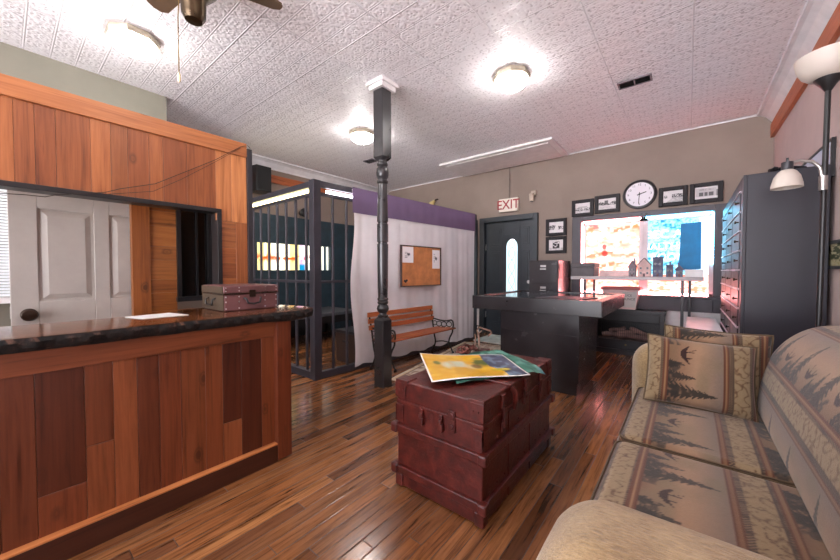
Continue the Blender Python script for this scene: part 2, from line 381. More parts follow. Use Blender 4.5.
# ---- shop window with the lit display behind it
wd = thing('window_1',None,None,(-.52,5.66,.63),kind='structure')
f = MB().box(-1.43,-1.30,5.60,5.70,.63,2.0).box(.25,.375,5.60,5.70,.63,2.0).box(-1.30,.25,5.60,5.70,1.925,2.0).box(-1.30,.25,5.60,5.70,.63,.80).box(-1.46,.40,5.57,5.66,.80,.835)
f.build('window_frame', M_frame, wd, bevel=.005)
for (a,b) in ((-1.30,-.50),(-.50,.25)):
    s = MB().box(a,a+.055,5.64,5.70,.835,1.925).box(b-.045,b,5.64,5.70,.835,1.925).box(a,b,5.64,5.70,1.86,1.925).box(a,b,5.64,5.70,.835,.875)
    s.build('sash', plain('sash paint',(205,190,194),.4,var=.04), wd, bevel=.003)
rng = np.random.RandomState(3)
def vn(u, v, fu, fv, seed=0):
    """smooth value noise on arrays"""
    a = u*fu; b = v*fv; i = np.floor(a).astype(int); j = np.floor(b).astype(int); x = a-i; y = b-j
    x = x*x*(3-2*x); y = y*y*(3-2*y)
    def h(p,q):
        n = np.sin(p*127.1+q*311.7+seed*74.7)*43758.5453; return n-np.floor(n)
    return (h(i,j)*(1-x)+h(i+1,j)*x)*(1-y)+(h(i,j+1)*(1-x)+h(i+1,j+1)*x)*y
def lerp(a,b,t): t = np.clip(t,0,1)[...,None]; return a*(1-t)+b*t
def pane(x0,x1,z0,z1,y,fn,n,m,name,mat,parent,ax='y'):
    v,u = np.meshgrid(np.linspace(0,1,n),np.linspace(0,1,m),indexing='ij')
    V = np.stack([x0+u*(x1-x0), np.full_like(u,y), z0+v*(z1-z0)],-1) if ax=='y' else np.stack([np.full_like(u,y), x0+u*(x1-x0), z0+v*(z1-z0)],-1)
    return grid_mesh(name, V, fn(u,v), mat, parent, smooth=False)
def left_pane(u,v):
    c = np.ones(u.shape+(3,))*L((255,222,212))
    n1 = vn(u,v,5,16,1); n2 = vn(u,v,14,30,2)
    for zc, k in ((.92,.9),(.70,.7),(.55,.9),(.38,.9),(.12,.95),(.03,.7)):
        f = np.exp(-((v-zc-.03*np.sin(u*9+zc*7))/.055)**2)*np.clip((n1-.22)*4,0,1)*np.clip(n2*2.2,0,1)*k
        c = lerp(c, L((206,84,26)), f)
    f = np.clip((vn(u,v,18,40,5)-.66)*6,0,1)*.6; c = lerp(c, L((214,110,40)), f)
    f = np.clip((vn(u,v,9,22,8)-.7)*7,0,1)*.7; c = lerp(c, L((236,120,90)), f)
    for (a,b,r1,r2) in ((.36,.66,.05,.05),(.37,.56,.07,.06),(.52,.24,.03,.05),(.42,.22,.03,.04)):
        c = lerp(c, L((150,26,22)), np.clip(1.6-1.6*(((u-a)/r1)**2+((v-b)/r2)**2),0,1)*.9)
    f = np.clip((v-.88)*8,0,1)*np.clip((vn(u*1.3+v,v,26,20,9)-.6)*5,0,1)*(u<.45); c = lerp(c, L((170,50,80)), f*.7)
    return c
def right_pane(u,v):
    c = np.ones(u.shape+(3,))*L((150,232,250))
    n = vn(u,v,8,30,11); n2 = vn(u,v,26,44,12)
    c = lerp(c, L((14,120,170)), np.clip((n-.42)*3,0,1)*np.clip(n2*1.7-.2,0,1)*(u<.66))
    c = lerp(c, L((24,140,190)), np.clip((vn(u,v,40,60,13)-.62)*5,0,1)*.7)
    c = lerp(c, L((6,60,110)), np.clip((vn(u,v,30,34,14)-.8)*9,0,1)*.8)
    c = lerp(c, L((225,240,250)), np.clip((u-.82)*12,0,1))
    low = v<.24
    c[low] = lerp(c[low], L((255,200,184)), np.ones(low.sum())*.9); f = low*np.clip((vn(u,v,16,60,15)-.5)*5,0,1)*.8; c = lerp(c, L((206,110,60)), f)
    return c
M_lit1 = paint_mat('lit warm display', .5, emit=1.05); M_lit2 = paint_mat('lit cool display', .5, emit=.95)
pane(-1.245,-.545,.875,1.86,5.69,left_pane,110,90,'glass_pane',M_lit1,wd)
rp = pane(-.445,.205,.875,1.86,5.69,right_pane,110,90,'glass_pane',M_lit2,wd)
tx = MB(); RX = Matrix.Rotation(PI/2,4,'X')
for s,z,sz,x in (('BEC A',1.665,.15,-.27),('INALTHIG',1.50,.125,-.265),('ROOM',1.35,.13,-.22)): tx.text(s,sz,Matrix.Translation((x,5.685,z))@RX,.001)
tx.build('window_lettering', emis('white lit lettering',(240,254,255),1.3), rp)
MB().tube([(-1.285,5.63,.85),(-1.285,5.63,1.9)],.011,8).tube([(-1.285,5.63,1.905),(-.53,5.63,1.905)],.011,8).tube([(-1.285,5.62,.85),(.2,5.62,.85)],.015,8).build('led_strip', emis('red neon strip',(255,150,150),30), wd, smooth=True)
MB().tube([(-.47,5.63,1.905),(.235,5.63,1.905)],.011,8).tube([(.235,5.63,1.25),(.235,5.63,1.905)],.011,8).build('led_strip', emis('cyan neon strip',(110,215,255),16), wd, smooth=True)
MB().cyl((-1.262,5.64,1.885),(-1.262,5.61,1.885),.014).cyl((-.52,5.62,1.955),(-.52,5.595,1.955),.016).cyl((-.465,5.62,1.955),(-.465,5.595,1.955),.016).build('sash_bolt', M_blk, wd)
cv = MB().prism([(-.085,5.655,1.79),(.125,5.655,1.80),(.13,5.655,1.19),(-.10,5.655,1.17)],(0,.006,0)).build('hanging_sheet', plain('teal blue sheet',(20,120,170),.6,var=.08)); tag(cv,'dark blue sheet hanging in the right window pane','sheet')
# ---- barred opening in the left wall, lit display behind
w3 = thing('window_2',None,None,(-5.55,3.34,1.17),kind='structure')
MB().box(-5.60,-5.50,2.58,2.62,1.15,1.67).box(-5.60,-5.50,4.06,4.10,1.15,1.67).box(-5.60,-5.50,2.62,4.06,1.15,1.18).box(-5.60,-5.50,2.62,4.06,1.64,1.67).build('window_frame', M_teal, w3)
def cell_pane(u,v):
    c = np.ones(u.shape+(3,))*L((255,253,236))
    L1 = u<.56
    st = np.clip((vn(u,v*0,24,1,21)-.5)*5,0,1)
    c[L1] = lerp(c[L1], L((190,166,20)), st[L1]*.75)
    f = np.exp(-((v-.46)/.13)**2)*np.clip((vn(u,v,34,9,22)-.3)*4,0,1)
    c[L1] = lerp(c[L1], L((196,70,4)), f[L1])
    R = ~L1
    c[R] = lerp(c[R], L((220,110,190)), (st*.7)[R])
    c[R] = lerp(c[R], L((170,8,50)), (f*.9)[R]*(u[R]<.80))
    c[R] = lerp(c[R], L((4,110,150)), np.clip((.34-v[R])*7,0,1)*np.clip(st[R]+.3,0,1))
    c = lerp(c, L((120,120,96)), np.clip((u-.80)*30,0,1)*.75*(np.sin(u*150)>0))
    c[(u>.93)&(u<.965)] = L((30,44,52))
    return c
pane(2.62,4.06,1.18,1.64,-5.585,cell_pane,40,160,'glass_pane',paint_mat('lit cell display',.5,emit=1.3),w3,'x')
# ---- dark panelling inside the cell
pw = MB()
for b in ((2.15,2.58,0,2.12),(4.10,5.64,0,2.12),(2.58,4.10,0,1.15),(2.58,4.10,1.67,2.12)): pw.box(-5.55,-5.51,b[0],b[1],b[2],b[3])
pw.box(-5.51,-3.12,5.60,5.64,.0,2.12)
struct('trim_8', pw, M_teal)
# ---- booth partition with its wide service opening
def boards_v(mb, x0, x1, y0, y1, z0, z1, wmin, wmax, split=.0, zs=None):
    y = y0
    while y < y1-1e-4:
        wd_ = min(random.uniform(wmin,wmax), y1-y)
        if y1-(y+wd_) < .04: wd_ = y1-y
        if random.random() < split:
            zz = z0+(z1-z0)*random.uniform(.2,.6)
            mb.box(x0,x1,y+.0006,y+wd_-.0006,z0,zz-.0008); mb.box(x0,x1,y+.0006,y+wd_-.0006,zz+.0008,z1)
        else: mb.box(x0,x1,y+.0006,y+wd_-.0006,z0,z1)
        y += wd_
wp = thing('wall_partition',None,None,(-2.65,0,0),kind='structure')
p = MB(); boards_v(p,-2.62,-2.6,-2.4,.955,1.60,2.01,.065,.14); boards_v(p,-2.62,-2.6,.955,1.165,1.52,2.01,.08,.12); p.box(-2.62,-2.6,1.085,1.165,0,1.519); p.build('cladding', M_cedV, wp, bevel=.0012, seg=1)
p = MB()
z = 0.0
while z < 1.51:
    z2 = min(1.519, z+random.uniform(.10,.16)); p.box(-2.62,-2.6,.985,1.084,z+.0006,z2-.0006); z = z2
p.build('cladding', M_cedY, wp, bevel=.0012, seg=1)
MB().box(-2.625,-2.588,-2.4,1.165,2.01,2.11,.45).build('top_rail', M_cedY, wp, bevel=.003)
MB().box(-2.70,-2.621,-2.4,1.165,1.60,2.105).box(-2.70,-2.621,.985,1.165,0,1.60).box(-2.70,-2.621,-2.4,.985,0,.80).build('wall_core', M_boothY, wp)
MB().box(-2.70,-2.585,-2.4,.985,1.572,1.600).box(-2.70,-2.585,.957,.985,.80,1.572).build('opening_trim', M_blk, wp, bevel=.002)
MB().box(-2.71,-2.58,1.165,1.20,0,2.075).build('corner_trim', plain('corner trim',(40,38,42),.4), wp, bevel=.002)
# ---- booth inner wall, black window, white six-panel door standing open
wb = thing('wall_booth',None,None,(-3.2,.8,0),kind='structure')
p = MB(); z = 0
while z < 2.15:
    z2 = min(2.2,z+random.uniform(.09,.15)); p.box(-3.06,-3.03,.672,.833,z+.0006,z2-.0006)
    if z2 < .93 or z > 1.95: p.box(-3.06,-3.03,.833,1.064,z+.0006,z2-.0006)
    z = z2
p.build('cladding', M_boothY, wb)
MB().box(-3.075,-3.015,.572,.672,0,2.2,.4).box(-3.06,-3.02,1.064,1.16,0,2.2,.6).build('upright_board', M_boothV, wb)
MB().box(-3.06,-3.01,.833,.860,.93,2.0).box(-3.06,-3.01,1.045,1.07,.93,2.0).box(-3.06,-2.99,.826,1.07,.93,.965).box(-3.045,-3.025,.965,.976,.96,2.0).build('window_frame', M_blk, wb)
MB().box(-3.055,-3.048,.86,1.045,.965,2.0).build('dark_pane', plain('unlit cell glass',(12,14,15),.12), wb)  # darkness of the cell beyond is put into the pane colour
dr = thing('door_2',None,None,(-3.1,.49,0),kind='structure')
DY = .03  # free edge of the door leaf
p = MB(); W = .80
p.box(-3.135,-3.110,DY,DY+W,.01,2.03)
xs = [DY,DY+.113,DY+.362,DY+.438,DY+.687,DY+W]; zs = [.01,.22,.80,.975,1.545,1.66,1.90,2.03]
for (a,b) in ((xs[0],xs[1]),(xs[2],xs[3]),(xs[4],xs[5])): p.box(-3.110,-3.098,a,b,.01,2.03)
for (a,b) in ((xs[1],xs[2]),(xs[3],xs[4])):
    for c,e in ((zs[0],zs[1]),(zs[2],zs[3]),(zs[4],zs[5]),(zs[6],zs[7])): p.box(-3.110,-3.098,a,b,c,e)
    for c,e in ((zs[1],zs[2]),(zs[3],zs[4]),(zs[5],zs[6])):
        q = [(-3.110,a+.014,c+.014),(-3.110,b-.014,c+.014),(-3.110,b-.014,e-.014),(-3.110,a+.014,e-.014)]
        i_ = [(-3.100,a+.042,c+.042),(-3.100,b-.042,c+.042),(-3.100,b-.042,e-.042),(-3.100,a+.042,e-.042)]
        qa = [p.bm.verts.new(v) for v in q]; ib = [p.bm.verts.new(v) for v in i_]
        for k in range(4): p.face([qa[k],qa[(k+1)%4],ib[(k+1)%4],ib[k]],.5)
        p.face(ib,.5); p.face(qa[::-1],.5)
lf = p.build('door_leaf', plain('door enamel',(166,160,152),.42,var=.03), dr, bevel=.003)
MB().lathe([(.0,0),(.036,0),(.036,.008),(.016,.014),(.014,.03),(.033,.042),(.036,.058),(.03,.068),(.0,.07)], M=Matrix.Translation((-3.098,DY+.07,.90))@Matrix.Rotation(PI/2,4,'Y'), n=20).build('door_knob', M_bronze, lf, smooth=True)
MB().box(-3.128,-3.112,DY-.003,DY+.004,.88,.95).build('latch_plate', M_steel, lf)
# office window with blinds past the open door
w4 = thing('window_3',None,None,(-4.36,-.3,1),kind='structure')
MB().box(-4.38,-4.33,-.75,-.70,.92,2.1).box(-4.38,-4.33,.05,.10,.92,2.1).box(-4.38,-4.29,-.78,.13,.90,.95).box(-4.38,-4.33,-.75,.10,2.05,2.1).build('window_frame', M_white, w4)
p = MB()
for k in range(44): p.obox(Matrix.Translation((-4.35,-.325,.965+k*.025))@Matrix.Rotation(.9,4,'Y'),.026,.74,.0012,.5)
p.build('blinds', plain('blind slats',(232,236,238),.5,var=.02), w4)
# ------------------------------------------------------------------ reception counter
ct = thing('reception_counter','cedar-clad reception counter with a dark live-edge slab top','counter',(-2.1,.3,0))
p = MB(); boards_v(p,-1.985,-1.965,-1.0,1.03,.11,.77,.07,.15,.35); p.build('front_panel', M_cntV, ct, bevel=.0012, seg=1)
MB().box(-1.985,-1.955,-1.0,1.03,.765,.86,.55).build('top_rail', M_cntY, ct, bevel=.002)
MB().box(-1.985,-1.93,-1.0,1.03,0,.105,.95).build('baseboard', cedar('dark plinth board',1,[(66,32,20),(74,36,22),(80,40,24),(62,30,18)],knots=False), ct, bevel=.003)
MB().box(-1.985,-1.928,-1.0,1.03,.1052,.114,.62).build('baseboard_highlight', cedar('ledge highlight strip',1,[(190,122,72),(196,128,76),(200,132,80),(190,122,72)],knots=False), ct, bevel=.002)  # bright highlight on the baseboard ledge, painted as a paler strip
MB().box(-2.05,-1.925,1.03,1.12,0.012,.86,.35).build('end_post', M_cntV, ct, bevel=.003)
MB().box(-2.32,-1.986,-1.0,1.03,.02,.858).box(-2.30,-2.051,1.03,1.11,.02,.858).build('counter_body', M_cntY, ct)
n = 260; prof = []
sl = MB(); rings = []
for i in range(n):
    t = i/(n-1); y = -1.1+t*2.40
    wob = .022*mnoise.noise(Vector((y*3,0,0)))+.006*mnoise.noise(Vector((y*11,4,0)))
    fx = -1.90+wob; bx = -2.33+.01*mnoise.noise(Vector((y*4,7,0)))
    if y > .55: bx -= .17*min(1,(y-.55)/.2)
    if y > 1.12: k = (y-1.12)/.18; bx += .36*k**1.6; fx -= .05*k**2.5
    th = .062+.008*mnoise.noise(Vector((y*5,9,0)))
    zt = .918
    rg = [(bx,zt),(fx-.03,zt),(fx-.008,zt-.004),(fx+.012*mnoise.noise(Vector((y*34,1,0))),zt-.02),(fx-.004+.02*mnoise.noise(Vector((y*22,2,0))),zt-.040),(fx-.018+.01*mnoise.noise(Vector((y*26,3,0))),zt-th+.004),(fx-.05,zt-th),(bx,zt-th)]
    rings.append([sl.bm.verts.new((a,y,b)) for a,b in rg])
for a,b in zip(rings,rings[1:]):
    for k in range(8): sl.face([a[k],a[(k+1)%8],b[(k+1)%8],b[k]],.5)
sl.face(rings[0][::-1],.5); sl.face(rings[-1],.5)
sl.build('countertop', M_slab, ct, smooth=True, sharp=35)
o = MB().prism([(-2.30,.40,.9185),(-2.14,.44,.9185),(-2.14,.64,.9185),(-2.33,.60,.9185)],(0,0,.003)).build('paper_sheet', M_paper); tag(o,'white sheet of paper lying flat on the counter top','paper')
# vintage suitcase
sc_ = thing('vintage_suitcase','small vintage brown suitcase with metal studs on the counter','suitcase',(-2.31,.985,.9185))
M_case = plain('mauve brown leatherette',(100,66,66),.38,var=.14,bump=.2); M_case2 = plain('olive leather strip',(62,50,36),.42,var=.1)
X0,X1,Y0,Y1 = -2.475,-2.14,.82,1.15
MB().box(X0,X1,Y0,Y1,.919,1.022).build('case_body', M_case, sc_, bevel=.008)
lid = MB().box(X0-.003,X1+.003,Y0-.003,Y1+.003,1.025,1.072).build('case_lid', M_case, sc_, bevel=.008)
MB().box(X0-.004,X1+.005,Y0-.005,Y1+.005,1.018,1.027).build('lid_rim', M_bronze, sc_, bevel=.002)
MB().box(X0+.004,X1-.004,Y0-.004,Y0+.002,.923,1.018).box(X0+.004,X1-.004,Y0-.007,Y0+.002,1.028,1.068).build('side_panel', M_case2, sc_)
p = MB()
for y in (Y0+.01,Y0+.085,Y1-.085,Y1-.01):
    for z in (.935,.975,1.005,1.04,1.06): MB().lathe([(.0045,0),(.003,.003),(.0005,.004)],M=Matrix.Translation((X1+.001,y,z))@Matrix.Rotation(PI/2,4,'Y'),n=8).build('stud', M_steel, sc_, smooth=True)
yc=(Y0+Y1)/2
MB().tube([(X1+.002,yc-.05,.995),(X1+.02,yc-.045,.99),(X1+.024,yc-.035,.965),(X1+.026,yc,.958),(X1+.024,yc+.035,.965),(X1+.02,yc+.045,.99),(X1+.002,yc+.05,.995)],.006,8).build('handle', M_blk, sc_, smooth=True)
MB().box(X1,X1+.008,yc-.018,yc+.018,1.0,1.045).build('latch', M_bronze, sc_, bevel=.002)
xc=(X0+X1)/2
MB().tube([(xc-.05,Y0-.004,.995),(xc-.05,Y0-.022,.985),(xc-.045,Y0-.022,.955),(xc+.045,Y0-.022,.955),(xc+.05,Y0-.022,.985),(xc+.05,Y0-.004,.995)],.005,8).build('handle', M_blk, sc_, smooth=True)
# loose wire stapled over the booth boards
p = MB()
w1 = [(.004,1.533),(.082,1.54),(.149,1.541),(.184,1.557),(.276,1.581),(.377,1.606),(.441,1.638),(.606,1.70),(.795,1.83),(.946,1.934),(1.115,2.072),(1.165,2.096),(1.187,2.08)]
w2 = [(.376,1.594),(.486,1.623),(.595,1.652),(.737,1.752),(.946,1.92),(1.115,2.065)]
p.tube([(-2.579,y,z) for y,z in w1],.0022,6); p.tube([(-2.578,y,z) for y,z in w2],.0016,6)
tag(p.build('loose_wire', M_wire, smooth=True),'thin dark wire strung across the cedar boards','wire')
# ------------------------------------------------------------------ jail cell
jc = thing('jail_cell','grey painted barred jail cell enclosure with open top','jail cell',(-3.1,2.1,0))
MB().box(-3.15,-3.06,2.05,2.14,0,2.125).build('corner_post', M_cellp, jc, bevel=.004)
MB().box(-5.50,-3.15,2.07,2.12,2.055,2.12).build('top_rail', M_cellp, jc, bevel=.003)
MB().box(-5.50,-3.15,2.075,2.115,1.965,2.0).build('bar_rail', M_cellp, jc, bevel=.003)
MB().box(-5.48,-3.16,2.118,2.14,2.0,2.056).build('light_strip', emis('warm light strip',(255,238,176),5), jc)
MB().box(-5.50,-3.15,2.06,2.13,0,.075).build('bottom_rail', M_cellp, jc, bevel=.003)
MB().box(-5.50,-3.15,2.08,2.11,1.03,1.06).build('middle_rail', M_cellp, jc, bevel=.003)
for k in range(11):
    x = -3.27-k*.204
    MB().cyl((x,2.095,.07),(x,2.095,1.97),.016,n=12).build('bar', M_cellp, jc, smooth=True)
fa = Vector((-3.09,2.14,0)); fb = Vector((-2.86,5.05,0)); fd = (fb-fa).normalized()
def fp(s,z,o=0): q = fa+fd*s; return (q.x+o*fd.y, q.y-o*fd.x, z)
MB().bar(fp(0,2.09),fp(2.9,2.09),.05,.065).build('top_rail', M_cellp, jc, bevel=.003)
MB().bar(fp(0,1.985),fp(2.9,1.985),.035,.035).build('bar_rail', M_cellp, jc, bevel=.003)
MB().bar(fp(0,.04),fp(2.9,.04),.06,.075).build('bottom_rail', M_cellp, jc, bevel=.003)
MB().bar(fp(0,1.045),fp(2.9,1.045),.03,.03).build('middle_rail', M_cellp, jc, bevel=.003)
for s in (.16,.34,.53,.72,.91,1.1,1.3,1.5,1.7,1.9,2.1,2.3,2.5,2.7):
    MB().cyl(fp(s,.07),fp(s,1.97),.016,n=12).build('bar', M_cellp, jc, smooth=True)
MB().bar(fp(.1,2.03,-.028),fp(2.85,2.03,-.028),.012,.03).build('light_strip', emis('white light strip',(250,240,250),9), jc)
MB().bar(fp(2.9,0),fp(2.9,2.12),.08,.08).build('corner_post', M_cellp, jc, bevel=.004)
# curtain hung over the cell front
cu = thing('hanging_curtain','white fabric curtain with a purple top band over the cell front','curtain',fp(1.5,0,.05))
ns, nz = 260, 40
def curt(z0,z1,o,nz,col,band):
    S = np.linspace(.385,2.86,ns); V = np.zeros((nz,ns,3)); C = np.zeros((nz,ns,3))
    for i in range(nz):
        z = z0+(z1-z0)*i/(nz-1); dn = (2.1-z)/2.1
        edge = .03*math.sin(z*4.2+.6)*(1-band)
        s = S+edge*np.exp(-(S-.385)*3)
        amp = (.005+.016*dn)*(1-.5*band)
        off = .036+o+amp*(np.sin(S*17+1.1*np.sin(S*3)+z*.3)*.5+np.sin(S*41+2*np.sin(S*2.3)+z*.5)*.22+.35*np.sin(S*6.3+z*.6))+.012
        q = np.array([fa.x,fa.y])+np.outer(s,[fd.x,fd.y])+np.outer(off,[fd.y,-fd.x])
        V[i,:,0]=q[:,0]; V[i,:,1]=q[:,1]; V[i,:,2]=z+ (0 if i not in (0,) or band else .012*np.sin(S*15))
        C[i]=col
    return V,C
def mk_cloth(name,c,tr):
    t = NT(name); v = t.obj(); wv = t.noise(t.map(v,(300,300,300)),1,2)
    t.p(color=t.ramp(t.noise(v,3,4),[(.35,tuple(x*.94 for x in c)),(.65,c)]), rough=.85, spec=.2); t.bump(wv,.15,.001)
    tl = t.n.new('ShaderNodeBsdfTranslucent'); tl.inputs[0].default_value = s2l4(c); mx = t.n.new('ShaderNodeMixShader'); mx.inputs[0].default_value = tr
    t.lk(t.b.outputs[0],mx.inputs[1]); t.lk(tl.outputs[0],mx.inputs[2]); t.lk(mx.outputs[0],t.n['Material Output'].inputs[0]); return t.m
V,C = curt(.05,2.10,0,nz,L((226,222,228)),0); a = grid_mesh('curtain_panel',V,C,mk_cloth('white curtain cloth',(250,245,250),.38),cu)
V,C = curt(1.83,2.12,.012,10,L((110,92,120)),1); b = grid_mesh('top_band',V,C,mk_cloth('purple curtain band',(122,102,132),.15),cu)
# cork board
cx_ = Vector(fp(1.505,0,.10)); 
cb = thing('cork_board','framed cork notice board hung on the white curtain','notice board',(0,0,0))
p = MB().box(-.385,.385,-.004,.006,-.26,.26).build('cork_panel', plain('cork',(190,124,76),.85,bump=.5,bscale=220), cb)
MB().box(-.405,-.385,-.012,.012,-.275,.275).box(.385,.405,-.012,.012,-.275,.275).box(-.385,.385,-.012,.012,.26,.275).box(-.385,.385,-.012,.012,-.275,-.26).build('board_frame', plain('dark walnut frame',(66,48,46),.4), cb, bevel=.002)
cb.location = (cx_.x,cx_.y,1.228); cb.rotation_euler = (0,0,math.atan2(fd.y,fd.x))
RB = Matrix.Translation(cb.location)@Matrix.Rotation(math.atan2(fd.y,fd.x),4,'Z')
def notice(x0,x1,z0,z1,label,kx,kz):
    def fn(u,v):
        c = np.ones(u.shape+(3,))*L((240,238,240))
        c = lerp(c,L((60,58,66)),np.clip(1.8-1.8*(((u-kx)/.16)**2+((v-kz)/.14)**2),0,1)*(vn(u,v,20,20,4)>.35))
        return lerp(c,L((150,148,156)),((np.abs(u-kx+.22)<.10)&(np.sin(v*60)>.2)&(np.abs(v-kz)<.22))*.8)
    v,u = np.meshgrid(np.linspace(0,1,26),np.linspace(0,1,22),indexing='ij')
    V = np.stack([x0+u*(x1-x0),np.full_like(u,-.0055)-.004*v*(1-v),z0+v*(z1-z0)],-1)
    W = np.array([list(RB@Vector(p)) for p in V.reshape(-1,3)]).reshape(V.shape)
    o = grid_mesh('pinned_notice',W,fn(u,v),M_print,None,smooth=False); tag(o,label,'notice','notices on the cork board'); return o
notice(-.38,-.175,.045,.255,'white notice pinned at the upper left of the cork board',.55,.52)
notice(.21,.375,-.03,.235,'taller white notice pinned at the upper right of the cork board',.5,.55)
p = MB(); 
for x,z in ((-.325,-.205),(-.305,-.19),(-.34,-.195)): p.lathe([(.006,0),(.016,.004),(.014,.012),(.003,.016)],M=RB@Matrix.Translation((x,-.004,z))@Matrix.Rotation(PI/2,4,'X'),n=10)
tag(p.build('push_pin', M_blk, smooth=True),'black clip pinned in the lower left corner of the cork board','pin')
# cell interior
bk = thing('bunk_bench','dark wooden bench along the left wall of the cell','bench',(-5.1,3.1,0))
MB().box(-5.5,-4.62,2.25,4.0,.42,.47).build('bench_top', plain('bench grey',(70,72,78),.5), bk, bevel=.004)
MB().box(-4.68,-4.64,2.28,3.97,.30,.42).build('apron', M_blk, bk)
for x,y in ((-4.68,2.3),(-4.68,3.12),(-4.68,3.95),(-5.45,2.3),(-5.45,3.95)): MB().box(x-.035,x+.035,y-.035,y+.035,0,.42).build('leg', M_blk, bk)
MB().box(-5.5,-5.46,2.27,3.98,0.02,.41).build('back_board', M_blk, bk)
fl = thing('storage_crate','black lidded wooden crate on the cell floor beside the curtain','crate',(-3.36,2.9,0))
MB().box(-3.56,-3.14,2.70,3.06,0,.37).build('crate_body', plain('dark crate wood',(64,46,38),.5), fl, bevel=.003)
MB().box(-3.57,-3.13,2.69,3.07,.372,.41).build('lid', M_char, fl, bevel=.004)
MB().box(-3.42,-3.30,2.692,2.702,.26,.285).build('handle_slot', M_blk, fl)
tr_ = thing('cell_wall_light','small black round lamp high on the cell wall','lamp',(-5.55,3.45,2.16))
MB().lathe([(.05,0),(.05,.02),(.02,.025),(.02,.05),(.075,.08),(.08,.11),(.06,.13),(.0,.135)],M=Matrix.Translation((-5.545,3.45,2.22))@Matrix.Rotation(PI/2,4,'Y'),n=20).build('lamp_head', M_blk, tr_, smooth=True)
sp = thing('wall_speaker','black loudspeaker mounted high on the left wall','speaker',(-5.38,2.62,2.40))
MB().prism([(-5.50,2.46,2.42),(-5.24,2.50,2.42),(-5.24,2.74,2.42),(-5.50,2.78,2.42)],(0,0,.40)).build('speaker_box', M_blk, sp, bevel=.01)
MB().box(-5.24,-5.225,2.515,2.725,2.44,2.80).build('grille', plain('speaker cloth',(18,18,20),.8,bump=.6,bscale=300), sp)
MB().box(-5.549,-5.49,2.58,2.66,2.5,2.7).build('bracket', M_blk, sp)
# ------------------------------------------------------------------ turned post
tp = thing('turned_post','black turned support post from floor to ceiling','post',(-2.40,2.40,0)); px,py = -2.40,2.40
def sqpost(z0,z1,s,ch):
    p = MB(); rings=[]
    for z,k in ((z0,s),(z1-ch,s),(z1,s*.62)) if ch>0 else ((z0,s*.62),(z0-ch,s),(z1,s)):
        c=k*.12
        rings.append([p.bm.verts.new((px+a*k-(b*0),py+b*k,z)) for a,b in ((-1,-.86),(-.86,-1),(.86,-1),(1,-.86),(1,.86),(.86,1),(-.86,1),(-1,.86))])
    for a,b in zip(rings,rings[1:]):
        for k in range(8): p.face([a[k],a[(k+1)%8],b[(k+1)%8],b[k]],.5)
    p.face(rings[0][::-1],.5); p.face(rings[-1],.5); return p
sqpost(0,.70,.066,.03).build('lower_block', M_post, tp)
sqpost(2.26,2.94,.066,-.03).build('upper_block', M_post, tp)
prof=[(.045,.69),(.052,.70),(.055,.715),(.04,.725),(.038,.74),(.055,.76),(.062,.785),(.055,.81),(.042,.825),(.052,.835),(.055,.85),(.046,.86),(.054,.872),(.054,.885),(.047,.895),(.052,1.0),(.054,1.30),(.056,1.43),(.048,1.435),(.048,1.45),(.056,1.455),(.056,1.63),(.048,1.635),(.048,1.65),(.056,1.655),(.053,1.8),(.046,2.02),(.044,2.03),(.055,2.045),(.055,2.06),(.045,2.07),(.045,2.08),(.058,2.10),(.062,2.14),(.058,2.18),(.045,2.20),(.054,2.215),(.054,2.23),(.045,2.245),(.045,2.27)]
MB().lathe(prof,(px,py,0),28).build('turned_shaft', M_post, tp, smooth=True, sharp=30)
MB().box(px-.095,px+.095,py-.095,py+.095,2.94,2.985).box(px-.115,px+.115,py-.115,py+.115,2.985,3.018).build('capital', M_white, tp, bevel=.004)
# ------------------------------------------------------------------ garden bench
gb = thing('garden_bench','small slatted bench with black iron ends in front of the curtain','bench',(-2.78,3.4,0))
YA,YB = 2.84,3.97
for y in (YA,YB):
    p = MB()
    def T(pts,r): p.tube([(x,y-.12*min(1,max(0,(-2.64-x)/.28)),z) for x,z in pts],r,8)
    def sm(pts,n=6):
        P=[Vector((a,b)) for a,b in pts]; out=[]
        for i in range(len(P)-1):
            p0=P[max(i-1,0)];p1=P[i];p2=P[i+1];p3=P[min(i+2,len(P)-1)]
            for k in range(n):
                t=k/n; out.append(.5*((2*p1)+(p2-p0)*t+(2*p0-5*p1+4*p2-p3)*t*t+(3*p1-p0-3*p2+p3)*t**3))
        out.append(P[-1]); return [(q.x,q.y) for q in out]
    T(sm([(-2.60,.012),(-2.63,.06),(-2.665,.14),(-2.655,.22),(-2.615,.30),(-2.61,.345),(-2.60,.40),(-2.61,.455),(-2.64,.47)]),.011)
    T(sm([(-2.90,.012),(-2.875,.06),(-2.85,.15),(-2.865,.25),(-2.875,.33),(-2.89,.45),(-2.915,.60),(-2.93,.665)]),.011)
    T(sm([(-2.60,.345),(-2.70,.335),(-2.80,.325),(-2.885,.335)]),.011)
    T(sm([(-2.665,.15),(-2.75,.165),(-2.85,.15)]),.008)
    T(sm([(-2.64,.47),(-2.70,.455),(-2.78,.46),(-2.86,.48),(-2.925,.50)]),.010)
    for c,r in (((-2.665,.41),.035),((-2.735,.405),.035),((-2.80,.41),.035),((-2.86,.42),.03)):
        T([(c[0]+r*math.cos(a),c[1]+r*math.sin(a)) for a in np.linspace(0,2*PI,15)],.006)
    for x,yy in ((-2.60,y),(-2.90,y-.11)): p.lathe([(.018,0),(.02,.012),(.012,.03)],(x,yy,0.0),10)
    p.build('end_frame', M_iron, gb, smooth=True)
for x in (-2.605,-2.675,-2.745,-2.815): MB().bar((x,YA-.03+(x+2.605)*.42,.357),(x,YB+.03+(x+2.605)*.42,.357),.058,.02,None).build('seat_slat', M_benchw, gb, bevel=.003)
for x,z in ((-2.885,.49),(-2.90,.565),(-2.912,.64)): MB().bar((x,YA-.15,z),(x,YB-.09,z),.018,.055,None).build('back_slat', M_benchw, gb, bevel=.003)
